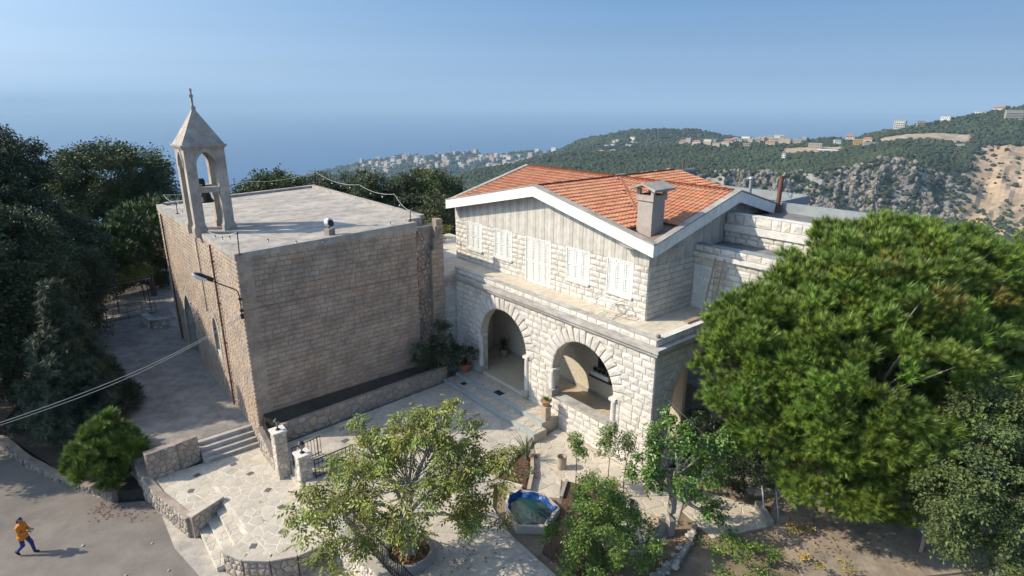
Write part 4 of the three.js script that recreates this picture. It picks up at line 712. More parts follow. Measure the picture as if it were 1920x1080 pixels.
  part('soffit', [quad([x0 + 0.14, EV - 0.3, z0], [x0 + 0.14, HR - 0.3, MZ], [UX, HR - 0.3, MZ], [UX, EV - 0.3, z0]), quad([x0 + 0.14, HR - 0.3, MZ], [x0 + 0.14, EV - 0.3, z1], [UX, EV - 0.3, z1], [UX, HR - 0.3, MZ])], M.fascia, roof);
  // vertical boards in the gables, cut to the slope
  const bh = (z) => HR - Math.abs(z - MZ) * kz(z) - 0.28;
  let bi = 0;
  for (let z = UF; z < UN - 0.05; z += 0.205, bi++) { const a = z + 0.006, b = Math.min(z + 0.199, UN + 0.02), F = frame([UX, 0, 0], [0, 0, 1], [0, 1, 0], [-1, 0, 0]); part('cladding_board', wallSlab(F, a < MZ && b > MZ ? [[a, 6.99], [b, 6.99], [b, bh(b)], [MZ, bh(MZ)], [a, bh(a)]] : [[a, 6.99], [b, 6.99], [b, bh(b)], [a, bh(a)]], [], -0.01, 0.035 + (bi % 3) * 0.004), M.board[(bi * 7) % 3], house); }
  const bs = (x) => HR - Math.abs(x - MX) * kx(x) - 0.28;
  for (let x = UX - 0.02; x < 21.4; x += 0.205, bi++) { const a = x + 0.006, b = x + 0.199, F = frame([0, 0, UN], [1, 0, 0], [0, 1, 0], [0, 0, 1]); part('cladding_board', wallSlab(F, [[a, 6.99], [b, 6.99], [b, bs(b)], [a, bs(a)]], [], -0.01, 0.035 + (bi % 3) * 0.004), M.board[(bi * 7) % 3], house); }
  // remaining outer walls of the house that stand behind
  part('rear_wall', [bx(UX + 0.3, 22.6, 4.3, 7.7, UF, UF + 0.35), bx(22.2, 22.6, -1.5, 7.7, UF + 0.35, UN), bx(13.7, 22.2, -1.5, 4.2, UF, UF + 0.3)], M.limestone[1], house);
}
{ // chimney
  const c = thing('chimney', 'square rendered chimney with a ridged concrete hood on the tiled roof', 'chimney', [12.98, 8.0, 10.5]);
  part('shaft', [bx(-0.38, 0.38, -0.1, 1.5, -0.36, 0.36)], M.chimney, c);
  part('band', [bx(-0.44, 0.44, 1.5, 1.72, -0.42, 0.42)], M.chimney, c);
  for (const [x, z] of [[-1, 1], [1, 1], [-1, -1], [1, -1]]) part('hood_leg', [bx(x * 0.36 - 0.07, x * 0.36 + 0.07, 1.72, 1.95, z * 0.34 - 0.07, z * 0.34 + 0.07)], M.chimney, c);
  part('flue', [bx(-0.28, 0.28, 1.72, 1.75, -0.26, 0.26)], M.dark, c);
  for (const s of [-1, 1]) part('hood_slab', solid([[-0.66, 2.12, 0], [0.66, 2.12, 0], [0.66, 1.9, s * 0.62], [-0.66, 1.9, s * 0.62], [-0.66, 2.21, 0], [0.66, 2.21, 0], [0.66, 1.99, s * 0.64], [-0.66, 1.99, s * 0.64]], [[0, 1, 2, 3], [4, 7, 6, 5], [0, 4, 5, 1], [1, 5, 6, 2], [2, 6, 7, 3], [3, 7, 4, 0]]), M.concrete, c);
}

// ================================================================ things on and around the buildings
{ // folding table on the terrace
  const t = thing('folding_table', 'white folding garden table on the sunny upper terrace', 'table', [11.55, 4.73, 9.75], 0.15);
  const wm = mat([0.72, 0.72, 0.7], 0.5, null, 0);
  part('table_top', [bx(-0.36, 0.36, 0.7, 0.715, -0.02, 0.02), ...[-1, 1].flatMap((s) => [bar([-0.38, 0.715, s * 0.46], [0.38, 0.715, s * 0.46], 0.03, 0.03), bar([s * 0.37, 0.715, -0.45], [s * 0.37, 0.715, 0.45], 0.03, 0.03)]), bx(-0.02, 0.02, 0.705, 0.72, -0.44, 0.44)], wm, t);
  for (const x of [-0.33, 0.33]) { part('leg', bar([x, 0.01, -0.4], [x, 0.7, 0.4], 0.025, 0.025), wm, t); part('leg', bar([x + 0.03, 0.01, 0.4], [x + 0.03, 0.7, -0.4], 0.025, 0.025), wm, t); }
  part('brace', [bar([-0.33, 0.1, -0.3], [0.33, 0.1, -0.3], 0.02, 0.02), bar([-0.33, 0.1, 0.3], [0.33, 0.1, 0.3], 0.02, 0.02)], wm, t);
  const p = thing('plant_scrap', 'small dry plant lying on the terrace beside the white table', 'plant', [11.15, 4.73, 9.2]);
  const r = mulberry(5), g = []; for (let k = 0; k < 9; k++) { const a = k * 0.7; g.push(bar([0, 0.02, 0], [Math.cos(a) * 0.18, 0.05 + 0.08 * r(), Math.sin(a) * 0.18], 0.03, 0.008)); } part('leaf', g, M.woodPale, p);
}
{ // ladder against the wing
  const l = thing('wooden_ladder', 'thin wooden ladder leaning on the wing wall beside the white door', 'ladder');
  for (const z of [12.22, 12.62]) part('rail', bar([14.6, 4.74, z], [15.18, 7.12, z], 0.05, 0.05), M.woodPale, l);
  for (let k = 1; k < 9; k++) { const t = k / 9; part('rung', bar([14.6 + 0.58 * t, 4.74 + 2.38 * t, 12.22], [14.6 + 0.58 * t, 4.74 + 2.38 * t, 12.62], 0.03, 0.03), M.woodPale, l); }
  const b = thing('timber_plank', 'pale plank lying on the terrace edge below the ladder', 'plank', [13.9, 4.84, 12.45]); part('board', bx(-0.8, 0.9, 0, 0.06, -0.1, 0.12), M.woodPale, b);
}
{
  const p = thing('rusty_flue', 'tall rusty brown flue pipe at the end of the tiled roof', 'flue pipe', [20.75, 8.26, 11.75]); part('pipe', [rod([0, 0, 0], [0.06, 1.65, 0], 0.1, 0.1, 10)], M.rust, p); part('collar', [rod([0, 0, 0], [0, 0.35, 0], 0.17, 0.14, 10)], M.rust, p); part('cap', [rod([0.06, 1.65, 0], [0.06, 1.7, 0], 0.13, 0.13, 10)], M.rust, p);
  const q = thing('vent_pipe', 'grey capped vent pipe standing behind the tiled roof', 'vent pipe', [24.6, 7.95, 8.2]); part('pipe', [rod([0, 0, 0], [0, 1.25, 0], 0.09, 0.09, 10)], M.galv, q); part('cap', [rod([0, 1.25, 0], [0, 1.36, 0], 0.17, 0.12, 10)], M.galv, q);
  const an = thing('roof_antenna', 'small bent aerial mast behind the tiled roof', 'aerial', [25.4, 7.98, 9.4]); part('mast', tube([[0, 0, 0], [0, 0.8, 0], [0.06, 1.3, 0.05], [0.2, 1.6, 0.15]], 0.035), M.galv, an); part('crossarm', [bar([-0.6, 0.75, 0], [0.3, 0.72, 0], 0.03, 0.03), bar([-0.6, 0.75, -0.2], [-0.6, 0.75, 0.2], 0.02, 0.02)], M.galv, an);
  const rb = thing('rear_flat_roof', 'grey felted flat roof behind the ridge of the tiled roof', 'roof'); part('slab', [bx(22.9, 26, 7.4, 8.0, -2, 10.6)], M.membrane, rb); part('upstand', [bx(22.9, 26, 8.0, 8.45, -2.2, -2), bx(26, 26.2, 7.4, 8.45, -2.2, 10.6), bx(22.9, 26, 8.0, 8.45, 10.6, 10.8)], M.membraneGrey, rb);
  const hp = thing('solar_tank', 'dark tank on a frame behind the roof ridge', 'water tank', [24.9, 7.98, 3.6]); part('tank', [new THREE.CylinderGeometry(0.35, 0.35, 1.9, 12).rotateZ(1.57).translate(0, 1.0, 0)], M.membrane, hp); part('frame', [bar([-0.7, 0, -0.3], [-0.7, 0.7, 0], 0.05, 0.05), bar([0.7, 0, -0.3], [0.7, 0.7, 0], 0.05, 0.05), bar([-0.7, 0, 0.4], [-0.7, 0.7, 0], 0.05, 0.05), bar([0.7, 0, 0.4], [0.7, 0.7, 0], 0.05, 0.05), rod([0, 1.3, 0], [0, 1.9, 0], 0.05)], M.rust, hp);
}
// gate pillars, lanterns, railings
function pillar(label, x, z, y0, y1, w, seed) {
  const p = thing('gate_pillar', label, 'pillar', [x, y0, z]), r = mulberry(seed), h = y1 - y0;
  part('core', bx(-w / 2 + 0.03, w / 2 - 0.03, -0.3, h, -w / 2 + 0.03, w / 2 - 0.03), M.mortar, p);
  const faces = [frame([-w / 2 + 0.03, 0, -w / 2], [0, 0, 1], [0, 1, 0], [-1, 0, 0]), frame([-w / 2, 0, w / 2 - 0.03], [1, 0, 0], [0, 1, 0], [0, 0, 1]), frame([w / 2 - 0.03, 0, w / 2], [0, 0, -1], [0, 1, 0], [1, 0, 0])];
  const pc = []; for (const F of faces) for (const q of crazy([[0, 0], [w, 0], [w, h], [0, h]], 0.24, 0.025, r)) pc.push(stone(q, F, -0.02, 0.03, 0.025, 0.012, r));
  layPieces('stone', pc, [...M.rubblePale, M.rubble[1]], p, 90, r);
  part('cap', [bx(-w / 2 - 0.04, w / 2 + 0.04, h, h + 0.08, -w / 2 - 0.04, w / 2 + 0.04)], M.limestone[2], p);
}
pillar('taller gate pillar nearest the chapel corner', 0.05, 2.5, -1.75, 0.36, 0.5, 71);
pillar('shorter gate pillar half hidden by the walnut leaves', 0.45, 3.95, -1.75, -0.16, 0.5, 72);
function lantern(label, x, y, z) {
  const l = thing('pillar_lantern', label, 'lantern', [x, y, z]);
  part('stem', [new THREE.LatheGeometry([[0.09, 0], [0.09, 0.03], [0.03, 0.06], [0.025, 0.16], [0.06, 0.2]].map((q) => new THREE.Vector2(...q)), 10)], M.iron, l);
  part('glass', [new THREE.CylinderGeometry(0.12, 0.075, 0.22, 6).translate(0, 0.31, 0)], mat([0.3, 0.3, 0.28], 0.15, null, 0), l);
  part('cage', Array.from({ length: 6 }, (_, k) => { const a = (k / 6) * 6.283 + 0.52; return rod([Math.cos(a) * 0.08, 0.2, Math.sin(a) * 0.08], [Math.cos(a) * 0.125, 0.42, Math.sin(a) * 0.125], 0.01, 0.01, 4); }), M.iron, l);
  part('roof', [new THREE.ConeGeometry(0.15, 0.13, 6).translate(0, 0.48, 0), new THREE.SphereGeometry(0.025, 6, 5).translate(0, 0.56, 0)], M.iron, l);
}
lantern('black lantern on the taller gate pillar', 0.05, 0.44, 2.5);
lantern('black lantern on the shorter gate pillar', 0.45, -0.08, 3.95);
function railing(name, label, A, B, h, gap, { y0 = 0, mid } = {}) {
  const a = V(...A), b = V(...B), t = thing(name, label, 'railing', A), l = a.distanceTo(b), n = Math.round(l / gap), d = b.clone().sub(a);
  part('top_rail', bar([0, h, 0], [d.x, d.y + h, d.z], 0.04, 0.03), M.iron, t);
  part('bottom_rail', bar([0, 0.1, 0], [d.x, d.y + 0.1, d.z], 0.03, 0.03), M.iron, t);
  if (mid) part('middle_rail', bar([0, mid, 0], [d.x, d.y + mid, d.z], 0.025, 0.025), M.iron, t);
  for (let k = 0; k <= n; k++) { const q = d.clone().multiplyScalar(k / n); part(k % 8 ? 'baluster' : 'post', rod([q.x, q.y, q.z], [q.x, q.y + h, q.z], k % 8 ? 0.013 : 0.024, k % 8 ? 0.013 : 0.024, 5), M.iron, t); }
}
railing('yard_railing', 'black iron railing on the pale wall beside the walnut planter', [0.42, -0.97, 7.7], [0.56, -0.97, 14.6], 0.92, 0.12);
railing('stair_railing', 'short iron grid railing beside the gate in the sun', [0.75, -1.2, 4.35], [2.4, -1.14, 4.35], 0.85, 0.17, { mid: 0.66 });
railing('stair_railing', 'sloping iron railing behind the taller gate pillar', [0.4, -1.25, 2.85], [1.6, -1.15, 2.85], 0.85, 0.14);
{ const g = thing('iron_gate', 'dark sheet iron gate leaf beside the chapel corner', 'gate', [0.1, -1.1, 0.25]); part('sheet', [solid([[0, 0.2, 0], [0.02, 0.2, 0], [0.02, 0.98, 0], [0, 0.98, 0], [0, -0.55, 1.85], [0.02, -0.55, 1.85], [0.02, 0.35, 1.85], [0, 0.35, 1.85]], [[0, 3, 7, 4], [1, 5, 6, 2], [3, 2, 6, 7], [0, 4, 5, 1], [0, 1, 2, 3], [4, 7, 6, 5]])], M.iron, g); part('frame', [bar([0.01, 0.98, 0], [0.01, 0.35, 1.85], 0.05, 0.04), bar([0.01, 0.1, 0], [0.01, 0.98, 0], 0.05, 0.05)], M.iron, g); }
{ const s = thing('gate_steps', 'stone steps rising through the gate into the courtyard', 'steps'); for (let k = 0; k < 3; k++) part('step', bx(0.2 + k * 0.35, 1.95, -2, landY + 0.15 * (k + 1), 2.86, 4.3), M.flag[k], s); }
// railings and a white ramp at the far end of the upper terrace
railing('terrace_railing', 'dark bar railing at the far end of the upper terrace', [10.4, 4.72, -6.6], [12.4, 4.72, -6.6], 1.0, 0.2, { mid: 0.5 });
{ const w = thing('white_ramp_wall', 'white sloped masonry end wall behind the upper terrace', 'wall', [11.3, 4.7, -4.0]); part('slope', solid([[-0.6, 0, 0.2], [0.9, 0, 0.2], [0.9, 0.9, -0.9], [-0.6, 0.9, -0.9], [-0.6, 0, -1.2], [0.9, 0, -1.2]], [[0, 1, 2, 3], [3, 2, 5, 4], [0, 3, 4], [1, 5, 2], [0, 4, 5, 1]]), M.fascia, w); }

// pots, urn and planters
const lathe = (pts, seg = 18) => new THREE.LatheGeometry(pts.map((q) => new THREE.Vector2(...q)), seg);
function tuft(n, len, w, rnd, droop = 0.3, up = 0.7) { // arching strap leaves
  const L = []; for (let k = 0; k < n; k++) {
    const a = rnd() * 6.283, l = len * (0.6 + 0.5 * rnd()), e = up * (0.5 + 0.7 * rnd()), pos = [], S = 4, dx = Math.cos(a), dz = Math.sin(a); let x = 0, y = 0, an = e + 0.5; const c = [[0, 0]];
    for (let s = 0; s < S; s++) { x += Math.cos(an) * l / S; y += Math.sin(an) * l / S; an -= droop; c.push([x, y]); }
    for (let s = 0; s < S; s++) { const w0 = w * (1 - s / S) * (s ? 1 : 0.6), w1 = w * (1 - (s + 1) / S), A = [c[s][0] * dx - dz * w0, c[s][1], c[s][0] * dz + dx * w0], B = [c[s][0] * dx + dz * w0, c[s][1], c[s][0] * dz - dx * w0], C = [c[s + 1][0] * dx + dz * w1, c[s + 1][1], c[s + 1][0] * dz - dx * w1], D = [c[s + 1][0] * dx - dz * w1, c[s + 1][1], c[s + 1][0] * dz + dx * w1]; pos.push(...A, ...B, ...C, ...A, ...C, ...D); }
    const g = new THREE.BufferGeometry(); g.setAttribute('position', new THREE.Float32BufferAttribute(pos, 3)); g.computeVertexNormals(); L.push(uvBox(g));
  } return merged(L);
}
const leafMat = (c, rough = 0.6) => new THREE.MeshPhysicalMaterial({ color: rgb(...c), roughness: rough, side: THREE.DoubleSide });
const GREEN = { fern: leafMat([0.1, 0.17, 0.03]), palm: leafMat([0.16, 0.19, 0.09]), dark: leafMat([0.035, 0.07, 0.025]), yellow: leafMat([0.28, 0.27, 0.03]) };
{
  const r = mulberry(15);
  const p = thing('pedestal_planter', 'terracotta bowl with a light green fern on a stone pedestal at the step corner', 'planter', [10.25, -0.55, 7.55]);
  part('pedestal', [bx(-0.16, 0.16, 0, 0.62, -0.16, 0.16), bx(-0.2, 0.2, 0.62, 0.68, -0.2, 0.2)], M.rubble[3], p); part('bowl', lathe([[0, 0.68], [0.14, 0.68], [0.24, 0.9], [0.27, 0.94], [0.23, 0.94], [0.2, 0.9], [0, 0.9]]), mat([0.46, 0.27, 0.16], 0.9, T.mottle, 0.003), p);
  const f = part('fern', tuft(46, 0.42, 0.03, r, 0.35, 0.8), GREEN.fern, p); f.position.y = 0.9;
  const q = thing('terracotta_pot', 'terracotta pot with a dark shrub in the shady courtyard corner', 'flower pot', [10.3, -0.54, 1.15]);
  part('pot', lathe([[0, 0], [0.2, 0], [0.29, 0.38], [0.33, 0.38], [0.33, 0.46], [0.28, 0.46], [0.26, 0.4], [0, 0.4]]), M.terracotta, q); part('leaves', tuft(80, 0.5, 0.045, r, 0.3, 1.0), GREEN.dark, q).position.y = 0.4; part('flower', new THREE.IcosahedronGeometry(0.07, 1).translate(-0.05, 1.0, 0.1), M.white, q);
  const b = thing('window_box', 'white flower box with dark plants on the porch back wall', 'flower box', [13.38, 0.72, 8.0]);
  part('trough', [bx(-0.14, 0.1, 0, 0.2, -0.55, 0.55)], M.white, b); for (let k = 0; k < 4; k++) { const t = part('plant', tuft(30, 0.42, 0.03, r, 0.35, 0.9), GREEN.dark, b); t.position.set(-0.02, 0.16, -0.4 + k * 0.27); } part('shelf', [bx(-0.2, 0.12, -0.08, -0.005, -0.62, 1.6)], M.woodDark, b);
  const pw = thing('porch_window', 'brown framed window above the flower box inside the porch', 'window', [13.48, 1.1, 8.6]); part('frame', [bx(-0.05, 0.0, 0, 0.08, -0.9, 0.9), bx(-0.05, 0, 1.5, 1.58, -0.9, 0.9), bx(-0.05, 0, 0.08, 1.5, -0.9, -0.82), bx(-0.05, 0, 0.08, 1.5, 0.82, 0.9), bx(-0.05, 0, 0.08, 1.5, -0.04, 0.04)], M.woodDark, pw); part('pane', [bx(-0.02, -0.005, 0.08, 1.5, -0.82, -0.04)], M.glass, pw); part('pane', [bx(-0.02, -0.005, 0.08, 1.5, 0.04, 0.82)], M.glass, pw);
  const pp = thing('porch_plant', 'dark potted plant on a white stand inside the left arch', 'potted plant', [13.0, -0.4, 4.6]); part('stand', [bx(-0.13, 0.13, 0, 0.5, -0.13, 0.13)], M.white, pp); part('leaves', tuft(50, 0.55, 0.05, r, 0.35, 1.0), GREEN.dark, pp).position.y = 0.5;
  const pq = thing('porch_plant', 'tall dark plant at the far left inside the left arch', 'potted plant', [12.9, -0.4, 1.2]); part('pot', lathe([[0, 0], [0.2, 0], [0.27, 0.4], [0, 0.4]]), M.mortarDark, pq); part('leaves', tuft(70, 0.9, 0.05, r, 0.25, 1.2), GREEN.dark, pq).position.y = 0.4;
  const c = thing('clay_cylinder_pot', 'empty weathered clay cylinder at the head of the shrub bed', 'pot', [8.75, -1.12, 10.15]); part('cylinder', lathe([[0, 0], [0.2, 0], [0.2, 0.55], [0.16, 0.55], [0.16, 0.1], [0, 0.1]]), M.rubble[3], c);
  const w = thing('walnut_planter', 'round stone edged planter ring round the walnut trunk', 'planter', [1.45, -1.17, 10.5]); part('ring', lathe([[0.66, -0.1], [0.68, 0.3], [0.72, 0.34], [0.8, 0.34], [0.83, 0.3], [0.83, -0.1]], 32), M.concrete, w); part('soil', new THREE.CylinderGeometry(0.68, 0.68, 0.3, 24).translate(0, 0.05, 0), M.soil, w);
  const lv = part('fallen_leaves', Array.from({ length: 130 }, () => { const a = r() * 6.283, d = Math.sqrt(r()) * 0.62, g = bx(-0.045, 0.045, 0, 0.006, -0.025, 0.025); g.rotateZ((r() - 0.5) * 0.9); g.rotateY(r() * 6.3); g.translate(Math.cos(a) * d, 0.21 + 0.03 * r(), Math.sin(a) * d); return g; }), mat([0.3, 0.12, 0.06], 0.9, T.fine, 0), w); lv.userData.kind = 'stuff';
}
{ // pond lined with blue sheet
  const p = thing('lined_pond', 'small stone rimmed pond lined with blue sheet', 'pond');
  const rim = [[5.72, 10.2], [6.3, 10.32], [6.92, 11.2], [6.75, 12.3], [5.6, 12.75], [4.75, 12.0], [5.05, 10.9]], cx = 5.87, cz = 11.4, k = 0.88;
  rim.forEach((q) => { q[0] = cx + (q[0] - cx) * 0.9; q[1] = cz + (q[1] - cz) * 0.9; });
  const inn = rim.map(([x, z]) => [cx + (x - cx) * k, cz + (z - cz) * k]);
  const r = mulberry(77);
  rim.forEach((a, i) => { const b = rim[(i + 1) % rim.length], c = inn[(i + 1) % rim.length], d = inn[i]; part('rim_stone', polySlab(area2([a, b, c, d]) > 0 ? [a, b, c, d] : [d, c, b, a], -1.3, -0.82 + 0.03 * r()), [M.rubblePale[0], M.rubblePale[1], M.rubble[1]][i % 3], p); });
  const N = 56, lp = [], ring = []; for (let i = 0; i < N; i++) { const t = (i / N) * inn.length, q = Math.floor(t), f = t - q, a = inn[q], b = inn[(q + 1) % inn.length]; ring.push([a[0] + (b[0] - a[0]) * f, a[1] + (b[1] - a[1]) * f]); }
  for (let i = 0; i < N; i++) { const a = ring[i], b = ring[(i + 1) % N], S = 5; for (let s = 0; s < S; s++) { const f = (q, u, kk) => { const sh = 1.02 - u * 0.32 + 0.025 * Math.sin(kk * 0.9 + u * 7) + 0.012 * Math.sin(kk * 1.7); return [cx + (q[0] - cx) * sh, -0.78 - u * 0.5 + 0.03 * Math.sin(kk * 1.12 + u * 5), cz + (q[1] - cz) * sh]; }; const A = f(a, s / S, i), B = f(b, s / S, (i + 1) % N), C = f(b, (s + 1) / S, (i + 1) % N), D = f(a, (s + 1) / S, i); lp.push(quad(A, B, C, D)); } }
  part('blue_liner', lp, new THREE.MeshPhysicalMaterial({ color: rgb(0.008, 0.055, 0.22), roughness: 0.4, side: THREE.DoubleSide }), p);
  part('pond_bed', polySlab(inn.map(([x, z]) => [cx + (x - cx) * 0.95, cz + (z - cz) * 0.95]), -1.6, -1.4), mat([0.02, 0.05, 0.05], 0.9, T.fine, 0), p);
  part('water', polySlab(inn.map(([x, z]) => [cx + (x - cx) * 0.93, cz + (z - cz) * 0.93]), -1.06, -1.0), new THREE.MeshPhysicalMaterial({ color: rgb(0.012, 0.05, 0.05), roughness: 0.05 }), p);
}
// poles and wires at the right
{
  const a = thing('garden_pole', 'slanting grey metal pole standing before the big pine', 'pole'); part('pole', [rod([12.6, -1.1, 17.35], [13.3, 0.5, 16.6], 0.035)], M.galv, a);
  const b = thing('white_stake', 'short white stake beside the slanting pole', 'stake'); part('stake', [rod([12.45, -1.1, 16.9], [12.6, -0.15, 16.6], 0.03)], M.white, b);
  const c = thing('clothes_line', 'thin wire slung from the pole across the garden', 'wire'); part('wire', tube([[13.3, 0.45, 16.6], [12.5, 0.6, 16.2], [11.6, 1.4, 14.9], [11.0, 2.6, 13.3]], 0.008, 4), M.galv, c); part('wire', tube([[13.3, 0.45, 16.6], [14.4, 0.3, 17.5], [15.4, 0.4, 18.6]], 0.008, 4), M.galv, c);
  const d = thing('pad_post', 'thin dark post on the right of the concrete pad', 'post', [14.6, -1.06, 21.2]); part('post', [bx(-0.05, 0.05, 0, 0.75, -0.05, 0.05)], M.mortarDark, d);
  const e = thing('pad_post', 'thin dark post beside the broken block wall', 'post', [14.9, -1.06, 19.6]); part('post', [bx(-0.04, 0.04, 0, 1.3, -0.04, 0.04)], M.mortarDark, e);
}
// pergola with a vine behind the chapel terrace, stone bench wall
{
  const p = thing('pipe_pergola', 'rusty pipe pergola behind the chapel terrace', 'pergola', [-2.2, -0.62, -20.5]);
  for (const [x, z] of [[-1.2, 0], [1.4, 0], [-1.2, -2.4], [1.4, -2.4]]) part('post', rod([x, 0, z], [x, 2.3, z], 0.035), M.rust, p);
  for (const z of [0, -0.8, -1.6, -2.4]) part('crossbar', rod([-1.6, 2.3, z], [1.7, 2.35, z], 0.03), M.galv, p);
  for (const x of [-1.2, 1.4]) part('side_bar', rod([x, 2.3, 0.2], [x, 2.3, -2.6], 0.03), M.galv, p);
  railing('terrace_railing', 'pipe railing at the end of the chapel terrace', [-3.9, -0.6, -19.6], [-0.6, -0.6, -19.9], 1.0, 0.9, { mid: 0.5 });
  rubbleWall('bench_wall', 'low pale stone bench wall at the end of the terrace', [[-1.5, -18.6], [-1.3, -16.9], [-0.4, -16.7]], -0.7, -0.1, 0.35, { seed: 14, limit: 30, mats: M.rubblePale });
}
{ // neighbour's roof seen through the trees on the left
  const h = thing('neighbour_house', 'house with a faded red tiled roof half hidden behind the chapel', 'house', [3.2, -9, -44]);
  part('wall', [bx(-4, 4, 0, 6.6, -3, 3)], M.limestone[3], h);
  for (const s of [-1, 1]) part('roof', solid([[-4.5, 8.6, 0], [4.5, 8.6, 0], [4.5, 6.5, s * 3.6], [-4.5, 6.5, s * 3.6], [-4.5, 8.75, 0], [4.5, 8.75, 0], [4.5, 6.65, s * 3.6], [-4.5, 6.65, s * 3.6]], [[0, 1, 2, 3], [4, 7, 6, 5], [0, 4, 5, 1], [1, 5, 6, 2], [2, 6, 7, 3], [3, 7, 4, 0]]), M.tile[2], h);
}

// ================================================================ person walking on the road
{
  const P = thing('person', 'person in an orange top and blue trousers walking on the road', 'person', [-8.42, roadY, 0.35], 0);
  P.rotation.y = -0.62; P.scale.setScalar(0.86); P.position.set(-8.5, roadY, 0.1); // walks towards +x, looking down at the hands
  const sdf = (bones, res, size, cx, cy, cz, k = 0.03) => {
    const mc = new MarchingCubes(res, new THREE.MeshBasicMaterial(), false, false, 60000); mc.isolation = 0; mc.reset();
    const half = size / 2, hh = res / 2;
    for (let z = 0; z < res; z++) for (let y = 0; y < res; y++) for (let x = 0; x < res; x++) {
      const px = ((x - hh) / hh) * half + cx, py = ((y - hh) / hh) * half + cy, pz = ((z - hh) / hh) * half + cz; let d = 1e3;
      for (const [a, b, ra, rb] of bones) { const bax = b[0] - a[0], bay = b[1] - a[1], baz = b[2] - a[2], ax = px - a[0], ay = py - a[1], az = pz - a[2], t = Math.min(1, Math.max(0, (ax * bax + ay * bay + az * baz) / (bax * bax + bay * bay + baz * baz + 1e-9))), e = Math.hypot(ax - bax * t, ay - bay * t, az - baz * t) - (ra + (rb - ra) * t), h = Math.max(k - Math.abs(d - e), 0) / k; d = Math.min(d, e) - h * h * k * 0.25; }
      mc.field[x + y * res + z * res * res] = -d;
    }
    mc.update(); const n = mc.count, pos = new Float32Array(mc.positionArray.slice(0, n * 3)), nor = new Float32Array(mc.normalArray.slice(0, n * 3));
    for (let i = 0; i < n * 3; i += 3) { pos[i] = pos[i] * half + cx; pos[i + 1] = pos[i + 1] * half + cy; pos[i + 2] = pos[i + 2] * half + cz; }
    const g = new THREE.BufferGeometry(); g.setAttribute('position', new THREE.BufferAttribute(pos, 3)); g.computeVertexNormals(); return uvBox(g);
  };
  // x forward, y up, z to the right hand
  const hipL = [0.0, 0.93, -0.09], hipR = [0.0, 0.93, 0.09], knL = [0.2, 0.53, -0.09], anL = [0.24, 0.1, -0.09], knR = [-0.02, 0.5, 0.1], anR = [-0.3, 0.2, 0.1], sh = 1.42;
  const legs = [[hipL, knL, 0.088, 0.06], [knL, anL, 0.06, 0.042], [hipR, knR, 0.088, 0.06], [knR, anR, 0.06, 0.042], [[0, 0.93, -0.06], [0, 0.93, 0.06], 0.12, 0.12]];
  const sL = [0.02, sh, -0.18], eL = [0.06, 1.14, -0.24], wL = [0.3, 1.16, -0.1], sR = [0.02, sh, 0.18], eR = [0.08, 1.13, 0.24], wR = [0.32, 1.17, 0.06];
  const torso = [[[0, 0.95, 0], [0.02, 1.18, 0], 0.13, 0.125], [[0.02, 1.18, 0], [0.03, 1.36, 0], 0.13, 0.15], [[0.02, 1.4, -0.1], [0.02, 1.4, 0.1], 0.09, 0.09]];
  const arms = [[sL, eL, 0.058, 0.042], [eL, wL, 0.042, 0.03], [sR, eR, 0.058, 0.042], [eR, wR, 0.042, 0.03]];
  const head = [[[0.04, 1.46, 0], [0.07, 1.54, 0], 0.055, 0.05], [[0.09, 1.64, 0], [0.08, 1.7, 0], 0.085, 0.095], [[0.13, 1.6, 0], [0.14, 1.62, 0], 0.05, 0.05], [[0.185, 1.64, 0], [0.19, 1.625, 0], 0.016, 0.02], [[0.08, 1.66, -0.095], [0.08, 1.63, -0.095], 0.02, 0.015], [[0.08, 1.66, 0.095], [0.08, 1.63, 0.095], 0.02, 0.015]];
  const hand = (w, s) => { const o = []; o.push([w, [w[0] + 0.06, w[1] + 0.005, w[2]], 0.03, 0.032]); for (let k = 0; k < 4; k++) { const z = w[2] + (k - 1.5) * 0.019, l = [0.05, 0.06, 0.055, 0.042][k]; o.push([[w[0] + 0.07, w[1], z], [w[0] + 0.07 + l, w[1] - 0.005, z], 0.009, 0.009], [[w[0] + 0.07 + l, w[1] - 0.005, z], [w[0] + 0.06 + l, w[1] - 0.04, z], 0.009, 0.008]); } o.push([[w[0] + 0.02, w[1] + 0.02, w[2] - s * 0.025], [w[0] + 0.07, w[1] + 0.025, w[2] - s * 0.045], 0.012, 0.01]); return o; };
  const skin = mat([0.33, 0.19, 0.13], 0.6, null, 0);
  const body = merged([sdf([...legs, ...torso, ...arms, ...head.slice(0, 1)], 96, 1.9, 0, 0.9, 0), sdf(head, 64, 0.5, 0.08, 1.62, 0, 0.02), sdf(hand(wL, -1), 48, 0.26, wL[0] + 0.06, wL[1], wL[2], 0.008), sdf(hand(wR, 1), 48, 0.26, wR[0] + 0.06, wR[1], wR[2], 0.008)]);
  part('body', body, skin, P);
  const grow = (b, e) => b.map(([p, q, x, y]) => [p, q, x + e, y + e]);
  part('orange_top', sdf([...grow(torso, 0.022), ...grow([arms[0], arms[2]], 0.022), ...grow([[eL, [0.2, 1.15, -0.16], 0.042, 0.036], [eR, [0.22, 1.15, 0.14], 0.042, 0.036]], 0.02), [[0, 0.9, -0.05], [0, 0.9, 0.05], 0.168, 0.168]], 80, 1.1, 0, 1.2, 0), mat([0.75, 0.25, 0.02], 0.85, T.fine, 0.002), P);
  part('trousers', sdf(grow(legs.map(([a, b, x, y], i) => (i === 1 || i === 3 ? [a, [a[0] + (b[0] - a[0]) * 0.93, a[1] + (b[1] - a[1]) * 0.93, b[2]], x, y] : [a, b, x, y])), 0.016), 88, 1.2, 0, 0.55, 0), mat([0.035, 0.05, 0.2], 0.85, T.fine, 0.002), P);
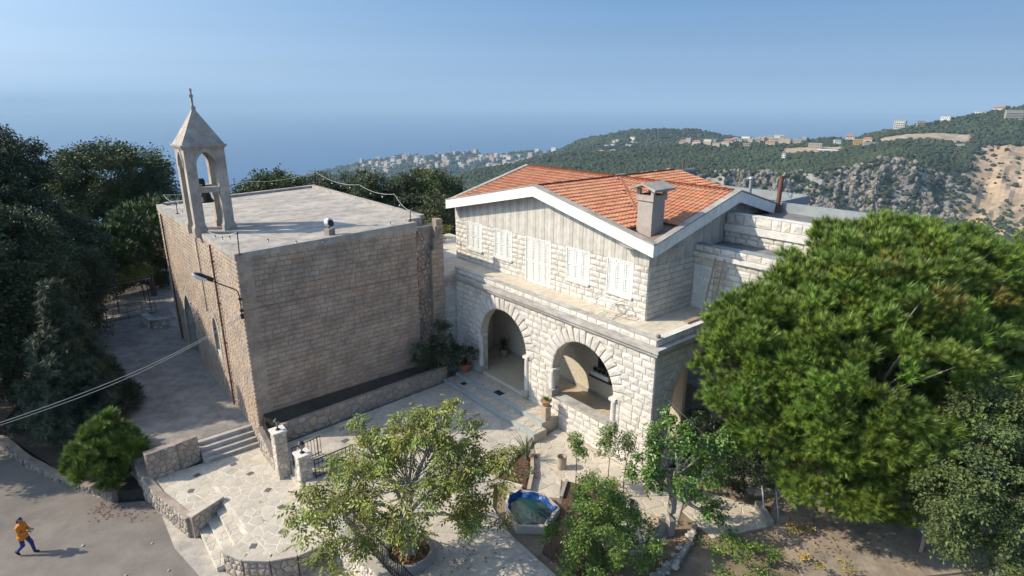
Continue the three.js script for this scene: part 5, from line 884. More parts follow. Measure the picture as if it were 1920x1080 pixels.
  part('shoe', [new THREE.SphereGeometry(1, 12, 8).scale(0.14, 0.055, 0.05).translate(anL[0] + 0.06, 0.055, anL[2])], M.dark, P);
  const s2 = part('shoe', [new THREE.SphereGeometry(1, 12, 8).scale(0.14, 0.055, 0.05)], M.dark, P); s2.position.set(anR[0] + 0.0, 0.13, anR[2]); s2.rotation.z = -0.9;
  part('hair', sdf([[[0.055, 1.7, 0], [0.08, 1.74, 0], 0.095, 0.08], [[0.02, 1.68, -0.03], [0.02, 1.62, -0.04], 0.075, 0.06], [[0.02, 1.68, 0.03], [0.02, 1.62, 0.04], 0.075, 0.06]], 48, 0.5, 0.05, 1.68, 0, 0.03), mat([0.015, 0.012, 0.01], 0.7, T.fine, 0.004), P);
}

// ================================================================ trees and plants
const leafShape = (len, w, bend = 0.25) => { // a leaf folded along its midrib, two faces each half
  const b = bend * w, p = [[0, 0, 0], [w / 2, b, len * 0.45], [0, 0, len], [-w / 2, b, len * 0.45]];
  const g = new THREE.BufferGeometry(); g.setAttribute('position', new THREE.Float32BufferAttribute([...p[0], ...p[1], ...p[2], ...p[0], ...p[2], ...p[3]], 3)); return g;
};
function clump(n, spread, len, w, seed, droop = 0.2) { // leaves scattered about a twig
  const r = mulberry(seed), L = [];
  for (let k = 0; k < n; k++) { const k0 = 0.5 + 0.85 * r(), g = leafShape(len * k0, w * k0 * (0.85 + 0.3 * r())); g.rotateX(-0.9 + r() * 1.6 + droop); g.rotateZ((r() - 0.5) * 1.2); g.rotateY(r() * 6.283); g.translate((r() - 0.5) * 2 * spread, (r() - 0.5) * 1.6 * spread, (r() - 0.5) * 2 * spread); L.push(g); }
  const m = mergeGeometries(L); m.computeVertexNormals(); return uvBox(m);
}
function spray(n, len, w, seed) { // pinnate leaf: leaflets either side of a drooping stalk
  const r = mulberry(seed), L = [];
  for (let k = 0; k < n; k++) { const t = (k + 0.5) / n, s = k % 2 ? 1 : -1, g = leafShape(len * (0.8 + 0.4 * r()), w); g.rotateX(0.35 + 0.3 * r()); g.rotateY(s * (0.7 + 0.3 * r()) * (1 - 0.6 * (k === n - 1))); g.rotateZ((r() - 0.5) * 0.6); g.translate(s * 0.01, -0.25 * t * t * 0.6, t * 0.28); L.push(g); }
  const m = mergeGeometries(L); m.computeVertexNormals(); return uvBox(m);
}
function needleTuft(n, len, w, seed, cone = 0.75) { // brush of needles round a shoot along +y
  const r = mulberry(seed), pos = [];
  for (let k = 0; k < n; k++) {
    const a = r() * 6.283, t = cone * (0.25 + 0.75 * Math.sqrt(r())), y0 = r() * len * 0.7, l = len * (0.7 + 0.5 * r()), d = [Math.sin(t) * Math.cos(a), Math.cos(t), Math.sin(t) * Math.sin(a)], s = [-Math.sin(a) * w, 0, Math.cos(a) * w];
    pos.push(-s[0], y0, -s[2], s[0], y0, s[2], d[0] * l, y0 + d[1] * l, d[2] * l);
  }
  const g = new THREE.BufferGeometry(); g.setAttribute('position', new THREE.Float32BufferAttribute(pos, 3)); g.computeVertexNormals(); return uvBox(g);
}
const leafy = (c, rough = 0.55, tr = 0) => new THREE.MeshPhysicalMaterial({ color: rgb(...c), roughness: rough, side: THREE.DoubleSide, transmission: tr, thickness: 0 });
const inHouse = (p) => (p.x > 15.1 && p.x < 26 && p.z < 16.5 && p.z > -3 && p.y < 7.7) || (p.x > 10.6 && p.x < 27 && p.z < 12.95 && p.z > -1 && p.y < 7.6) || (p.x > -0.3 && p.x < 10.3 && p.z < 0.15 && p.z > -15.2 && p.y < 7.6);
function limbTube(a, b, r0, r1, rnd, sag = 0.1) { const m = a.clone().lerp(b, 0.5).add(V((rnd() - 0.5) * sag, (rnd() - 0.2) * sag, (rnd() - 0.5) * sag)), c = new THREE.CatmullRomCurve3([a, m, b]), S = 5, R = 6, pos = [], ring = []; for (let i = 0; i <= S; i++) { const p = c.getPoint(i / S), t = c.getTangent(i / S), u = V(0, 1, 0).cross(t).lengthSq() > 1e-4 ? V(0, 1, 0).cross(t).normalize() : V(1, 0, 0), v = t.clone().cross(u), r = r0 + (r1 - r0) * (i / S); ring.push(Array.from({ length: R }, (_, k) => { const A = (k / R) * 6.283; return p.clone().addScaledVector(u, Math.cos(A) * r).addScaledVector(v, Math.sin(A) * r); })); } for (let i = 0; i < S; i++) for (let k = 0; k < R; k++) { const q = (k + 1) % R, A = ring[i][k], B = ring[i][q], C = ring[i + 1][q], D = ring[i + 1][k]; pos.push(...A, ...C, ...B, ...A, ...D, ...C); } const g = new THREE.BufferGeometry(); g.setAttribute('position', new THREE.Float32BufferAttribute(pos, 3)); g.computeVertexNormals(); return uvBox(g); }
// lobes [x, y, z, rx, ry, rz] in the world; sub-clumps fill each lobe, mostly near its surface
function tree(name, label, category, base, o) {
  const r = mulberry(o.seed), t = thing(name, label, category, base, 0, o.group), B = V(...base), mats = [], cols = [], limbs = [], m4 = new THREE.Matrix4(), q = new THREE.Quaternion(), up = V(0, 1, 0);
  const fork = V(base[0] + (o.lean?.[0] || 0), base[1] + o.trunk, base[2] + (o.lean?.[1] || 0)), loc = (p) => p.clone().sub(B);
  if (o.trunkR) part('trunk', limbTube(V(0, -0.15, 0), loc(fork), o.trunkR, o.trunkR * 0.75, r, 0.12), o.bark || M.bark, t);
  for (const [x, y, z, rx, ry = rx, rz = rx] of o.lobes) {
    const c = V(x, y, z), vol = Math.pow(rx * ry * rz, 0.667), nC = Math.max(4, Math.round(vol * o.clumps));
    const lr = o.limbR ?? o.trunkR; if (o.trunkR && !o.bare) limbs.push(limbTube(loc(fork), loc(c), lr * 0.5, lr * 0.18, r, 0.5));
    for (let k = 0; k < nC; k++) {
      const d = V(r() * 2 - 1, r() * 2 - 1, r() * 2 - 1); if (d.lengthSq() > 1 || d.lengthSq() < 0.01) { k--; continue; } d.normalize(); if (d.y < (o.minY ?? -0.75)) d.y *= -0.5;
      const f = (o.inner ?? 0.45) + (1.02 - (o.inner ?? 0.45)) * Math.pow(r(), 0.45), p = V(x + d.x * rx * f, y + d.y * ry * f, z + d.z * rz * f), tone = 1 + (r() - 0.5) * (o.tone ?? 0.5), hueR = (r() - 0.5) * (o.hue ?? 0.2), dead = r() < (o.dead ?? 0);
      if (o.trunkR && r() < (o.twigs ?? 0.35) && !inHouse(p)) limbs.push(limbTube(loc(c.clone().lerp(fork, 0.2 + 0.3 * r())), loc(p), lr * 0.14, lr * 0.03 + 0.005, r, 0.25));
      const rc = o.clumpR * (0.7 + 0.6 * r());
      for (let j = 0; j < o.per; j++) {
        const e = V(r() * 2 - 1, r() * 2 - 1, r() * 2 - 1); if (e.lengthSq() > 1) { j--; continue; }
        const w = p.clone().add(V(e.x * rc, e.y * rc * (o.flat ?? 0.7), e.z * rc)); if (inHouse(w) || w.y < base[1] + 0.05) continue;
        const dir = o.needles ? e.clone().multiplyScalar(0.8).add(d.clone().multiplyScalar(0.5)).add(V(0, o.upward ?? 0.9, 0)).normalize() : V((r() - 0.5) * 1.2, 1, (r() - 0.5) * 1.2).normalize();
        q.setFromUnitVectors(up, dir); const spin = new THREE.Quaternion().setFromAxisAngle(up, r() * 6.283), s = (o.size ?? 1) * (0.62 + 0.75 * r());
        m4.compose(loc(w), q.multiply(spin), V(s, s, s)); mats.push(...m4.elements); const b = tone * (0.85 + 0.3 * r()); cols.push(b * (1 + hueR) * (dead ? 1.25 : 1), b * (dead ? 0.8 : 1), b * (1 - hueR * 0.5));
      }
    }
  }
  if (limbs.length) part('branches', limbs, o.bark || M.bark, t);
  const im = new THREE.InstancedMesh(o.geo, o.mat, mats.length / 16); im.instanceMatrix.array.set(mats); im.instanceColor = new THREE.InstancedBufferAttribute(new Float32Array(cols), 3);
  im.name = 'crown'; im.castShadow = im.receiveShadow = true; im.userData.kind = 'stuff'; t.add(im); return t;
}
const G = {
  pine: needleTuft(46, 0.21, 0.008, 1), pineFar: needleTuft(16, 0.42, 0.03, 2), oak: clump(12, 0.16, 0.085, 0.05, 3), oakFar: clump(12, 0.42, 0.24, 0.15, 4), walnut: spray(7, 0.135, 0.06, 5), laurel: clump(12, 0.12, 0.1, 0.035, 6, 0.3), broad: clump(9, 0.14, 0.12, 0.07, 7, 0.45), cedar: needleTuft(20, 0.28, 0.012, 8, 1.3), bay: clump(10, 0.16, 0.13, 0.045, 9), round: clump(9, 0.12, 0.09, 0.05, 10),
};
const LM = { pine: leafy([0.155, 0.23, 0.032], 0.5), pineFar: leafy([0.06, 0.1, 0.022], 0.6), oak: leafy([0.085, 0.115, 0.034]), greyOak: leafy([0.09, 0.125, 0.036], 0.75), darkOak: leafy([0.056, 0.08, 0.026]), walnut: leafy([0.235, 0.255, 0.035], 0.5, 0.25), laurel: leafy([0.11, 0.18, 0.025], 0.4), broad: leafy([0.1, 0.175, 0.03], 0.4), cedar: leafy([0.04, 0.062, 0.028]), bay: leafy([0.03, 0.052, 0.016], 0.45), yellow: leafy([0.2, 0.2, 0.02]), olive: leafy([0.075, 0.095, 0.035]), dry: leafy([0.33, 0.24, 0.06], 0.8) };

tree('stone_pine', 'big bright green pine hiding the right end of the house', 'pine tree', [15.4, -1.15, 19.3], { seed: 301, trunk: 3.0, trunkR: 0.34, lobes: [[14.9, 5.0, 18.5, 4.4, 3.7, 4.2], [12.2, 4.9, 16.0, 1.9, 2.3, 1.8], [12.7, 2.9, 17.0, 1.8, 1.5, 1.7], [15.9, 7.3, 18.0, 3.4, 2.0, 3.0], [19.2, 5.6, 20.2, 2.9, 2.8, 2.6], [14.4, 2.6, 19.2, 2.2, 1.5, 1.8], [17.2, 2.7, 20.6, 2.0, 1.6, 1.8], [13.2, 6.3, 17.0, 2.0, 1.6, 1.9], [13.5, 1.7, 18.9, 2.0, 1.4, 1.8], [15.9, 1.5, 20.3, 2.0, 1.3, 1.8], [18.2, 3.4, 21.0, 1.8, 1.6, 1.6], [13.3, 1.4, 18.5, 1.8, 1.3, 1.6], [15.2, 1.0, 20.0, 2.0, 1.3, 1.7], [15.4, 4.4, 19.5, 1.6, 1.4, 1.2], [16.4, 4.3, 20.1, 1.5, 1.4, 1.2], [17.2, 1.6, 21.1, 1.8, 1.5, 1.6], [21.3, 6.4, 21.6, 2.4, 2.2, 2.2], [17.6, 7.9, 19.6, 1.8, 1.2, 1.6]], clumps: 24, clumpR: 0.38, per: 30, inner: 0.66, geo: G.pine, mat: LM.pine, needles: true, tone: 0.6, hue: 0.24, dead: 0.015, twigs: 0.22, upward: 0.8, bark: M.barkPale });
tree('young_pine', 'small rounded young pine in the bed beside the road', 'pine tree', [-5.6, -2.25, -2.4], { seed: 302, trunk: 0.7, trunkR: 0.09, lobes: [[-5.5, -0.85, -2.3, 1.25, 1.15, 1.2], [-5.2, 0.05, -2.5, 0.85, 0.75, 0.85], [-6.2, -1.1, -2.6, 0.7, 0.7, 0.7], [-4.8, -0.6, -2.1, 0.75, 0.7, 0.7], [-5.4, -1.55, -2.2, 1.1, 0.6, 1.0]], clumps: 40, clumpR: 0.2, per: 26, inner: 0.5, geo: G.pine, mat: LM.pine, needles: true, tone: 0.45, hue: 0.2, twigs: 0.15, upward: 1.1 });
tree('walnut_tree', 'yellow green walnut tree growing from the round planter', 'walnut tree', [1.45, -1.1, 10.5], { seed: 303, trunk: 1.55, trunkR: 0.27, limbR: 0.15, lobes: [[1.5, 2.1, 10.7, 2.5, 1.8, 2.3], [-0.5, 1.45, 10.1, 1.5, 1.2, 1.4], [3.3, 2.2, 11.9, 1.4, 1.2, 1.3], [2.7, 3.3, 10.7, 1.3, 1.0, 1.2], [-0.8, 0.55, 10.7, 0.8, 0.5, 0.8], [2.9, 0.7, 12.4, 0.9, 0.7, 0.8], [0.6, 3.0, 9.8, 1.2, 0.8, 1.2]], clumps: 15, clumpR: 0.28, per: 17, inner: 0.4, geo: G.walnut, mat: LM.walnut, tone: 0.5, hue: 0.3, twigs: 0.8, bark: M.barkPale });
tree('leafy_shrub', 'tall dense shrub with glossy leaves between pond and stumpy trunk', 'shrub', [5.8, -1.08, 14.9], { seed: 304, trunk: 0.5, trunkR: 0.07, lobes: [[5.6, 0.35, 14.9, 1.15, 1.35, 1.1], [5.95, 1.5, 14.4, 0.65, 0.7, 0.6], [6.7, 0.0, 15.5, 0.95, 0.95, 0.9], [5.0, -0.4, 15.1, 0.75, 0.6, 0.7], [6.6, 0.9, 14.9, 0.6, 0.6, 0.6]], clumps: 42, clumpR: 0.2, per: 11, inner: 0.45, geo: G.laurel, mat: LM.laurel, tone: 0.5, hue: 0.25, twigs: 0.1 });
tree('fruit_tree', 'broad leaved fruit tree on a thick grey stumpy trunk', 'fruit tree', [9.0, -1.1, 15.3], { seed: 305, trunk: 1.5, trunkR: 0.2, lobes: [[9.3, 1.55, 15.3, 1.15, 1.15, 1.1], [9.1, 2.5, 14.8, 0.75, 0.75, 0.7], [8.3, 1.3, 14.6, 0.65, 0.6, 0.6], [10.7, 1.6, 16.1, 0.85, 0.9, 0.8], [9.4, 0.1, 16.5, 0.42, 0.6, 0.42]], clumps: 26, clumpR: 0.22, per: 11, inner: 0.4, geo: G.broad, mat: LM.broad, tone: 0.45, hue: 0.2, twigs: 0.4, bark: M.barkPale });
{ const s = thing('tree_stump', 'knobbly grey cut stump beside the fruit tree trunk', 'stump', [8.55, -1.1, 15.0]), r = mulberry(8), g = new THREE.CylinderGeometry(0.2, 0.3, 0.55, 12, 4); const p = g.attributes.position; for (let i = 0; i < p.count; i++) { const a = Math.atan2(p.getZ(i), p.getX(i)), k = 1 + 0.16 * Math.sin(a * 3 + p.getY(i) * 5) + 0.08 * Math.sin(a * 7); p.setX(i, p.getX(i) * k); p.setZ(i, p.getZ(i) * k); } g.translate(0, 0.27, 0); g.computeVertexNormals(); part('bole', g, M.barkPale, s); part('cut_face', new THREE.CylinderGeometry(0.15, 0.17, 0.03, 12).rotateZ(0.5).translate(-0.08, 0.56, 0), M.woodPale, s); }
tree('bay_shrub', 'dark bay shrub in the shaded corner between chapel and house', 'shrub', [8.9, -0.3, 0.75], { seed: 306, trunk: 0.5, trunkR: 0.06, lobes: [[8.8, 0.9, 1.0, 1.05, 1.1, 0.75], [9.2, 2.1, 0.75, 0.4, 0.6, 0.4], [9.9, 0.7, 1.5, 0.6, 0.8, 0.6], [7.9, 0.9, 0.9, 0.55, 0.6, 0.5]], clumps: 30, clumpR: 0.24, per: 11, geo: G.bay, mat: LM.bay, tone: 0.4 });
tree('oak_tree', 'grey green oak at the lower right corner of the view', 'oak tree', [14.2, -1.1, 23.2], { seed: 307, trunk: 2.2, trunkR: 0.2, lobes: [[12.8, 3.6, 22.6, 1.6, 1.7, 1.5], [13.3, 5.1, 22.2, 1.15, 1.0, 1.1], [11.8, 3.2, 22.05, 0.85, 0.95, 0.85], [14.8, 4.0, 23.5, 1.7, 2.0, 1.7], [12.6, 2.1, 22.5, 1.1, 1.0, 1.0], [12.5, 1.3, 22.9, 1.1, 1.0, 1.0], [13.8, 2.2, 23.5, 1.4, 1.5, 1.3]], clumps: 30, clumpR: 0.26, per: 15, inner: 0.5, geo: G.oak, mat: LM.greyOak, tone: 0.5, hue: 0.2, twigs: 0.2, bark: M.barkPale });
// saplings and small plants in the garden
const sap = (label, x, z, h, s, m, gg, seed) => tree('sapling', label, 'sapling', [x, -1.08, z], { seed, trunk: h * 0.55, trunkR: 0.022, lobes: [[x, -1.08 + h * 0.72, z, s * 0.5, h * 0.24, s * 0.5], [x + 0.05, -1.08 + h * 0.92, z, s * 0.3, h * 0.13, s * 0.3]], clumps: 60, clumpR: 0.15, per: 8, inner: 0.2, geo: gg, mat: m, tone: 0.4, twigs: 0.1, group: null });
sap('slim bright green sapling next to the clay cylinder pot', 8.2, 11.5, 2.4, 0.8, LM.laurel, G.laurel, 311);
sap('tallest slim sapling before the right arch', 8.8, 12.6, 2.9, 0.85, LM.laurel, G.laurel, 312);
sap('thin sapling nearest the corner of the house', 9.3, 13.0, 2.7, 0.55, LM.laurel, G.laurel, 313);
sap('short yellowish sapling beside the slanting kerb', 7.7, 13.6, 1.7, 0.5, LM.walnut, G.laurel, 314);
sap('thin leafy plant at the foot of the pond', 4.9, 13.6, 1.3, 0.5, LM.laurel, G.laurel, 315);
function smallBush(label, x, y, z, rx, ry, m, g, seed, n = 34) { return tree('bush', label, 'bush', [x, y, z], { seed, trunk: 0.2, trunkR: 0, lobes: [[x, y + ry * 0.8, z, rx, ry, rx]], clumps: n, clumpR: 0.18, per: 9, inner: 0.3, geo: g, mat: m, tone: 0.45 }); }
smallBush('rusty leaved bush in the bed beneath the tall saplings', 8.3, -1.06, 12.4, 0.6, 0.55, LM.olive, G.round, 321);
smallBush('low weeds growing in the palm bed soil', 6.9, -1.08, 9.5, 0.65, 0.22, LM.olive, G.round, 322, 22);
smallBush('dense low green bush at the bottom edge of the view', 9.2, -1.1, 17.9, 1.3, 0.5, LM.laurel, G.round, 323);
smallBush('dark bush under the side arch of the house', 12.6, -1.1, 14.0, 1.0, 1.7, LM.bay, G.bay, 324, 30);
smallBush('dark laurel bush at the left foot of the big pine', 13.5, -1.1, 16.0, 1.1, 1.2, LM.bay, G.bay, 330, 30);
smallBush('dark leafy bush between fruit tree and big pine', 11.6, -1.1, 15.0, 0.8, 1.1, LM.broad, G.broad, 325, 22);
smallBush('dry yellow vine sprawling on the concrete pad', 12.3, -1.06, 18.3, 0.6, 0.22, LM.dry, G.round, 326, 20);
smallBush('dry yellow weeds at the bottom of the concrete pad', 11.5, -1.06, 19.4, 0.8, 0.2, LM.dry, G.round, 327, 20);
smallBush('dark ground bush in the shade beneath the big pine', 16.6, -1.1, 18.3, 1.5, 0.9, LM.darkOak, G.oak, 328, 20);
smallBush('dark shrubs at the foot of the house wing', 14.6, -1.1, 14.6, 1.0, 1.4, LM.darkOak, G.oak, 329, 20);
{ const r = mulberry(16), p = thing('palm_plant', 'small spiky grey green palm in the triangular bed', 'palm', [8.0, -1.06, 8.85]); part('fronds', tuft(46, 1.35, 0.036, r, 0.26, 1.15), GREEN.palm, p); part('bulb', new THREE.CylinderGeometry(0.06, 0.09, 0.2, 8).translate(0, 0.08, 0), M.bark, p); }
// wood at the left: dark evergreens over the terrace
const LT = 'tall trees left of the chapel';
tree('evergreen_tree', 'tallest dark evergreen at the left edge of the view', 'tree', [-8.6, -1.7, -20.5], { seed: 331, trunk: 3.5, trunkR: 0.35, lobes: [[-7.6, 5.4, -20.5, 3.3, 4.2, 3.2], [-6.6, 9.6, -21.8, 1.9, 2.0, 1.9], [-9.8, 8.2, -21.5, 2.8, 3.6, 2.8], [-4.6, 4.2, -20.6, 2.0, 2.4, 2.0]], clumps: 20, clumpR: 0.5, per: 24, inner: 0.55, geo: G.oak, mat: LM.darkOak, size: 1.7, tone: 0.55, twigs: 0.1, group: LT });
tree('evergreen_tree', 'dark evergreen overhanging the shaded terrace', 'tree', [-8.6, -1.7, -13], { seed: 332, trunk: 3, trunkR: 0.32, lobes: [[-5.2, 3.4, -17.4, 1.9, 2.6, 1.9], [-5.0, 0.9, -15.8, 1.2, 1.2, 1.2], [-6.4, 1.6, -12.2, 1.5, 2.0, 1.6], [-7.9, 4.6, -13.2, 3.0, 4.0, 3.2], [-6.0, 3.0, -15.0, 1.8, 2.4, 1.8], [-9.8, 7.0, -14, 2.6, 2.6, 2.6]], clumps: 20, clumpR: 0.5, per: 24, inner: 0.55, geo: G.oak, mat: LM.darkOak, size: 1.6, tone: 0.55, twigs: 0.1, group: LT });
tree('evergreen_tree', 'dark evergreen behind the kerbed bed at the left', 'tree', [-11, -1.7, -9], { seed: 333, trunk: 2.5, trunkR: 0.3, lobes: [[-10.8, 3.2, -10.8, 2.8, 3.4, 2.8], [-9.2, 1.4, -9.4, 1.6, 1.7, 1.6], [-13.2, 4.0, -11.5, 2.6, 2.6, 2.6]], clumps: 20, clumpR: 0.5, per: 24, inner: 0.55, geo: G.oak, mat: LM.darkOak, size: 1.6, tone: 0.55, twigs: 0.1, group: LT });
tree('evergreen_tree', 'broad dark evergreen filling the left edge below the tallest tree', 'tree', [-11.5, -1.7, -15.5], { seed: 334, trunk: 3, trunkR: 0.35, lobes: [[-11.2, 4.6, -15.5, 3.2, 4.2, 3.2], [-8.6, 2.0, -10.6, 2.0, 2.4, 2.0], [-6.6, 1.6, -18.6, 2.2, 2.2, 2.0], [-5.4, 2.6, -23.5, 2.6, 3.0, 2.4]], clumps: 18, clumpR: 0.5, per: 24, inner: 0.55, geo: G.oak, mat: LM.darkOak, size: 1.7, tone: 0.5, twigs: 0.05, group: LT });
{ // young cedar: tiers of drooping branches
  const lobes = []; for (let k = 0; k < 13; k++) { const t = k / 12, y = -0.6 + 6.0 * t, rr = 2.1 * (1 - t) + 0.1; const n = Math.max(2, Math.round(5 * (1 - t)) + 1); for (let j = 0; j < n; j++) { const a = j * 6.283 / n + k * 1.1; lobes.push([-6.0 + Math.cos(a) * rr * 0.6, y, -6.9 + Math.sin(a) * rr * 0.6, rr * 0.5 + 0.08, 0.22, rr * 0.5 + 0.08]); } }
  tree('young_cedar', 'slender young cedar with a pointed tip beside the terrace', 'cedar tree', [-6.0, -2.0, -6.9], { seed: 341, trunk: 7.2, trunkR: 0.09, lobes, clumps: 60, clumpR: 0.18, per: 12, inner: 0.2, geo: G.cedar, mat: LM.cedar, needles: true, upward: 0.4, tone: 0.5, twigs: 0, bare: true });
}
const BT = 'trees behind the chapel';
tree('round_oak', 'big round topped oak far behind the bell tower', 'oak tree', [0, -12, -37], { seed: 351, trunk: 14, trunkR: 0.5, lobes: [[-0.1, 7.0, -36.0, 4.5, 2.9, 4.0], [-2.8, 5.4, -37.5, 2.4, 2.4, 2.4], [2.2, 5.6, -34.8, 2.4, 2.4, 2.4], [0, 4.2, -35.5, 4, 2, 3.5]], clumps: 15, clumpR: 0.6, per: 15, inner: 0.7, geo: G.oakFar, mat: LM.oak, size: 0.75, tone: 0.4, twigs: 0.03, group: BT });
tree('umbrella_pine', 'bright green pine crown left of the bell tower', 'pine tree', [0, -6, -24.5], { seed: 352, trunk: 8, trunkR: 0.25, lobes: [[0.6, 4.6, -24, 2.6, 1.7, 2.4], [-1.8, 3.6, -23.4, 2.0, 1.4, 1.9], [2.8, 5.0, -25, 1.6, 1.3, 1.6]], clumps: 20, clumpR: 0.42, per: 16, inner: 0.6, geo: G.pineFar, mat: leafy([0.06, 0.11, 0.018]), needles: true, size: 0.8, tone: 0.4, twigs: 0.05, group: BT });
tree('evergreen_tree', 'low dark trees behind the pipe pergola', 'tree', [0.5, -6, -29], { seed: 353, trunk: 5, trunkR: 0.2, lobes: [[-3.0, 1.2, -27.5, 2.4, 2.4, 2], [-0.4, 0.6, -28, 2.2, 2.2, 2], [2.4, 2.0, -27.5, 2.0, 2.2, 1.8]], clumps: 18, clumpR: 0.45, per: 18, inner: 0.55, geo: G.oak, mat: LM.darkOak, size: 1.7, tone: 0.5, twigs: 0.05, group: BT });
const BK = [['dark tree just right of the bell tower', 7.4, 6.1, -18.6, 2.3, 2.0, 0], ['bushy tree behind the far chapel roof edge', 10.6, 5.7, -18.2, 2.1, 2.0, 1], ['broad dark tree left of the far roof corner', 9.2, 5.0, -21.5, 2.6, 2.1, 0], ['dark tree beyond the far right roof corner', 13.6, 5.5, -16.4, 2.1, 2.4, 0], ['olive green tree right of the far roof corner', 16.2, 5.2, -15.2, 2.2, 2.2, 1], ['dark tree left of the tiled roof', 18.6, 5.4, -14.5, 2.2, 2.3, 0], ['leafy tree touching the tiled roof edge', 16.4, 4.4, -10.8, 1.9, 1.9, 1], ['dark tree far behind the chapel roof', 20.4, 4.8, -19, 2.6, 2.4, 0], ['small tree behind the left end of the terrace', 13.6, 4.0, -10.2, 1.6, 1.7, 1]];
BK.forEach(([l, x, y, z, rx, ry, k], i) => tree(k ? 'olive_tree' : 'evergreen_tree', l, 'tree', [x, -5, z], { seed: 361 + i, trunk: 8, trunkR: 0.2, lobes: [[x, y + 0.5, z, rx, ry, rx], [x + rx * 0.6, y - 0.3, z + 0.6, rx * 0.6, ry * 0.8, rx * 0.6], [x - rx * 0.6, y - 0.5, z - 0.3, rx * 0.6, ry * 0.8, rx * 0.6], [x + 0.3, y + ry * 0.75, z, rx * 0.4, ry * 0.45, rx * 0.4]], clumps: 15, clumpR: 0.42, per: 14, inner: 0.55, geo: k ? G.oak : G.oakFar, mat: k ? LM.olive : LM.oak, size: k ? 1.5 : 0.6, tone: 0.45, twigs: 0.03, group: BT }));
tree('yellow_bush', 'yellow green bush between the broken wall and the house', 'bush', [13.7, 1.5, -7.0], { seed: 381, trunk: 3, trunkR: 0.08, lobes: [[13.6, 5.3, -7.0, 1.2, 0.9, 1.1], [12.6, 4.9, -7.4, 0.9, 0.8, 0.8]], clumps: 26, clumpR: 0.3, per: 12, geo: G.round, mat: LM.yellow, size: 1.3, tone: 0.4 });
tree('grape_vine', 'yellow green vine growing over the pipe pergola', 'vine', [-2.6, -0.62, -21.6], { seed: 382, trunk: 2.0, trunkR: 0.05, lobes: [[-2.3, 1.9, -21.4, 1.7, 0.45, 1.2], [-1.0, 2.0, -22, 0.9, 0.5, 0.9], [-3.6, 1.4, -20.8, 0.6, 0.6, 0.5]], clumps: 40, clumpR: 0.22, per: 9, geo: G.broad, mat: LM.yellow, tone: 0.4 });

// ================================================================ sea and far hills
const RT = V(Math.cos(0.6893), 0, Math.sin(0.6893)), FH = V(Math.sin(0.6893), 0, -Math.cos(0.6893)), EYE = V(-6.16, 0, 25.06);
const far = (s, F, y) => [EYE.x + FH.x * F + RT.x * s * F, y, EYE.z + FH.z * F + RT.z * s * F]; // bearing s (sideways per metre ahead), metres ahead
{
  const g = new THREE.CircleGeometry(30000, 96); g.rotateX(-Math.PI / 2); g.translate(0, -425, 0);
  structure('sea', uvBox(g.toNonIndexed(), 0.001), new THREE.MeshPhysicalMaterial({ color: rgb(0.02, 0.09, 0.22), roughness: 0.32, ior: 1.33, map: T.mottle }));
}
const simple = (() => { const L = lattice(404, 256); return (x, y) => { const ix = Math.floor(x), iy = Math.floor(y); let u = x - ix, v = y - iy; u = u * u * (3 - 2 * u); v = v * v * (3 - 2 * v); const g = (p, q) => L[((q & 255) * 256) + (p & 255)]; return (g(ix, iy) * (1 - u) + g(ix + 1, iy) * u) * (1 - v) + (g(ix, iy + 1) * (1 - u) + g(ix + 1, iy + 1) * u) * v; }; })();
const nz = (x, y) => simple(x, y) * 0.55 + simple(x * 2.1 + 9, y * 2.1) * 0.28 + simple(x * 4.3, y * 4.3 + 5) * 0.17 - 0.5;
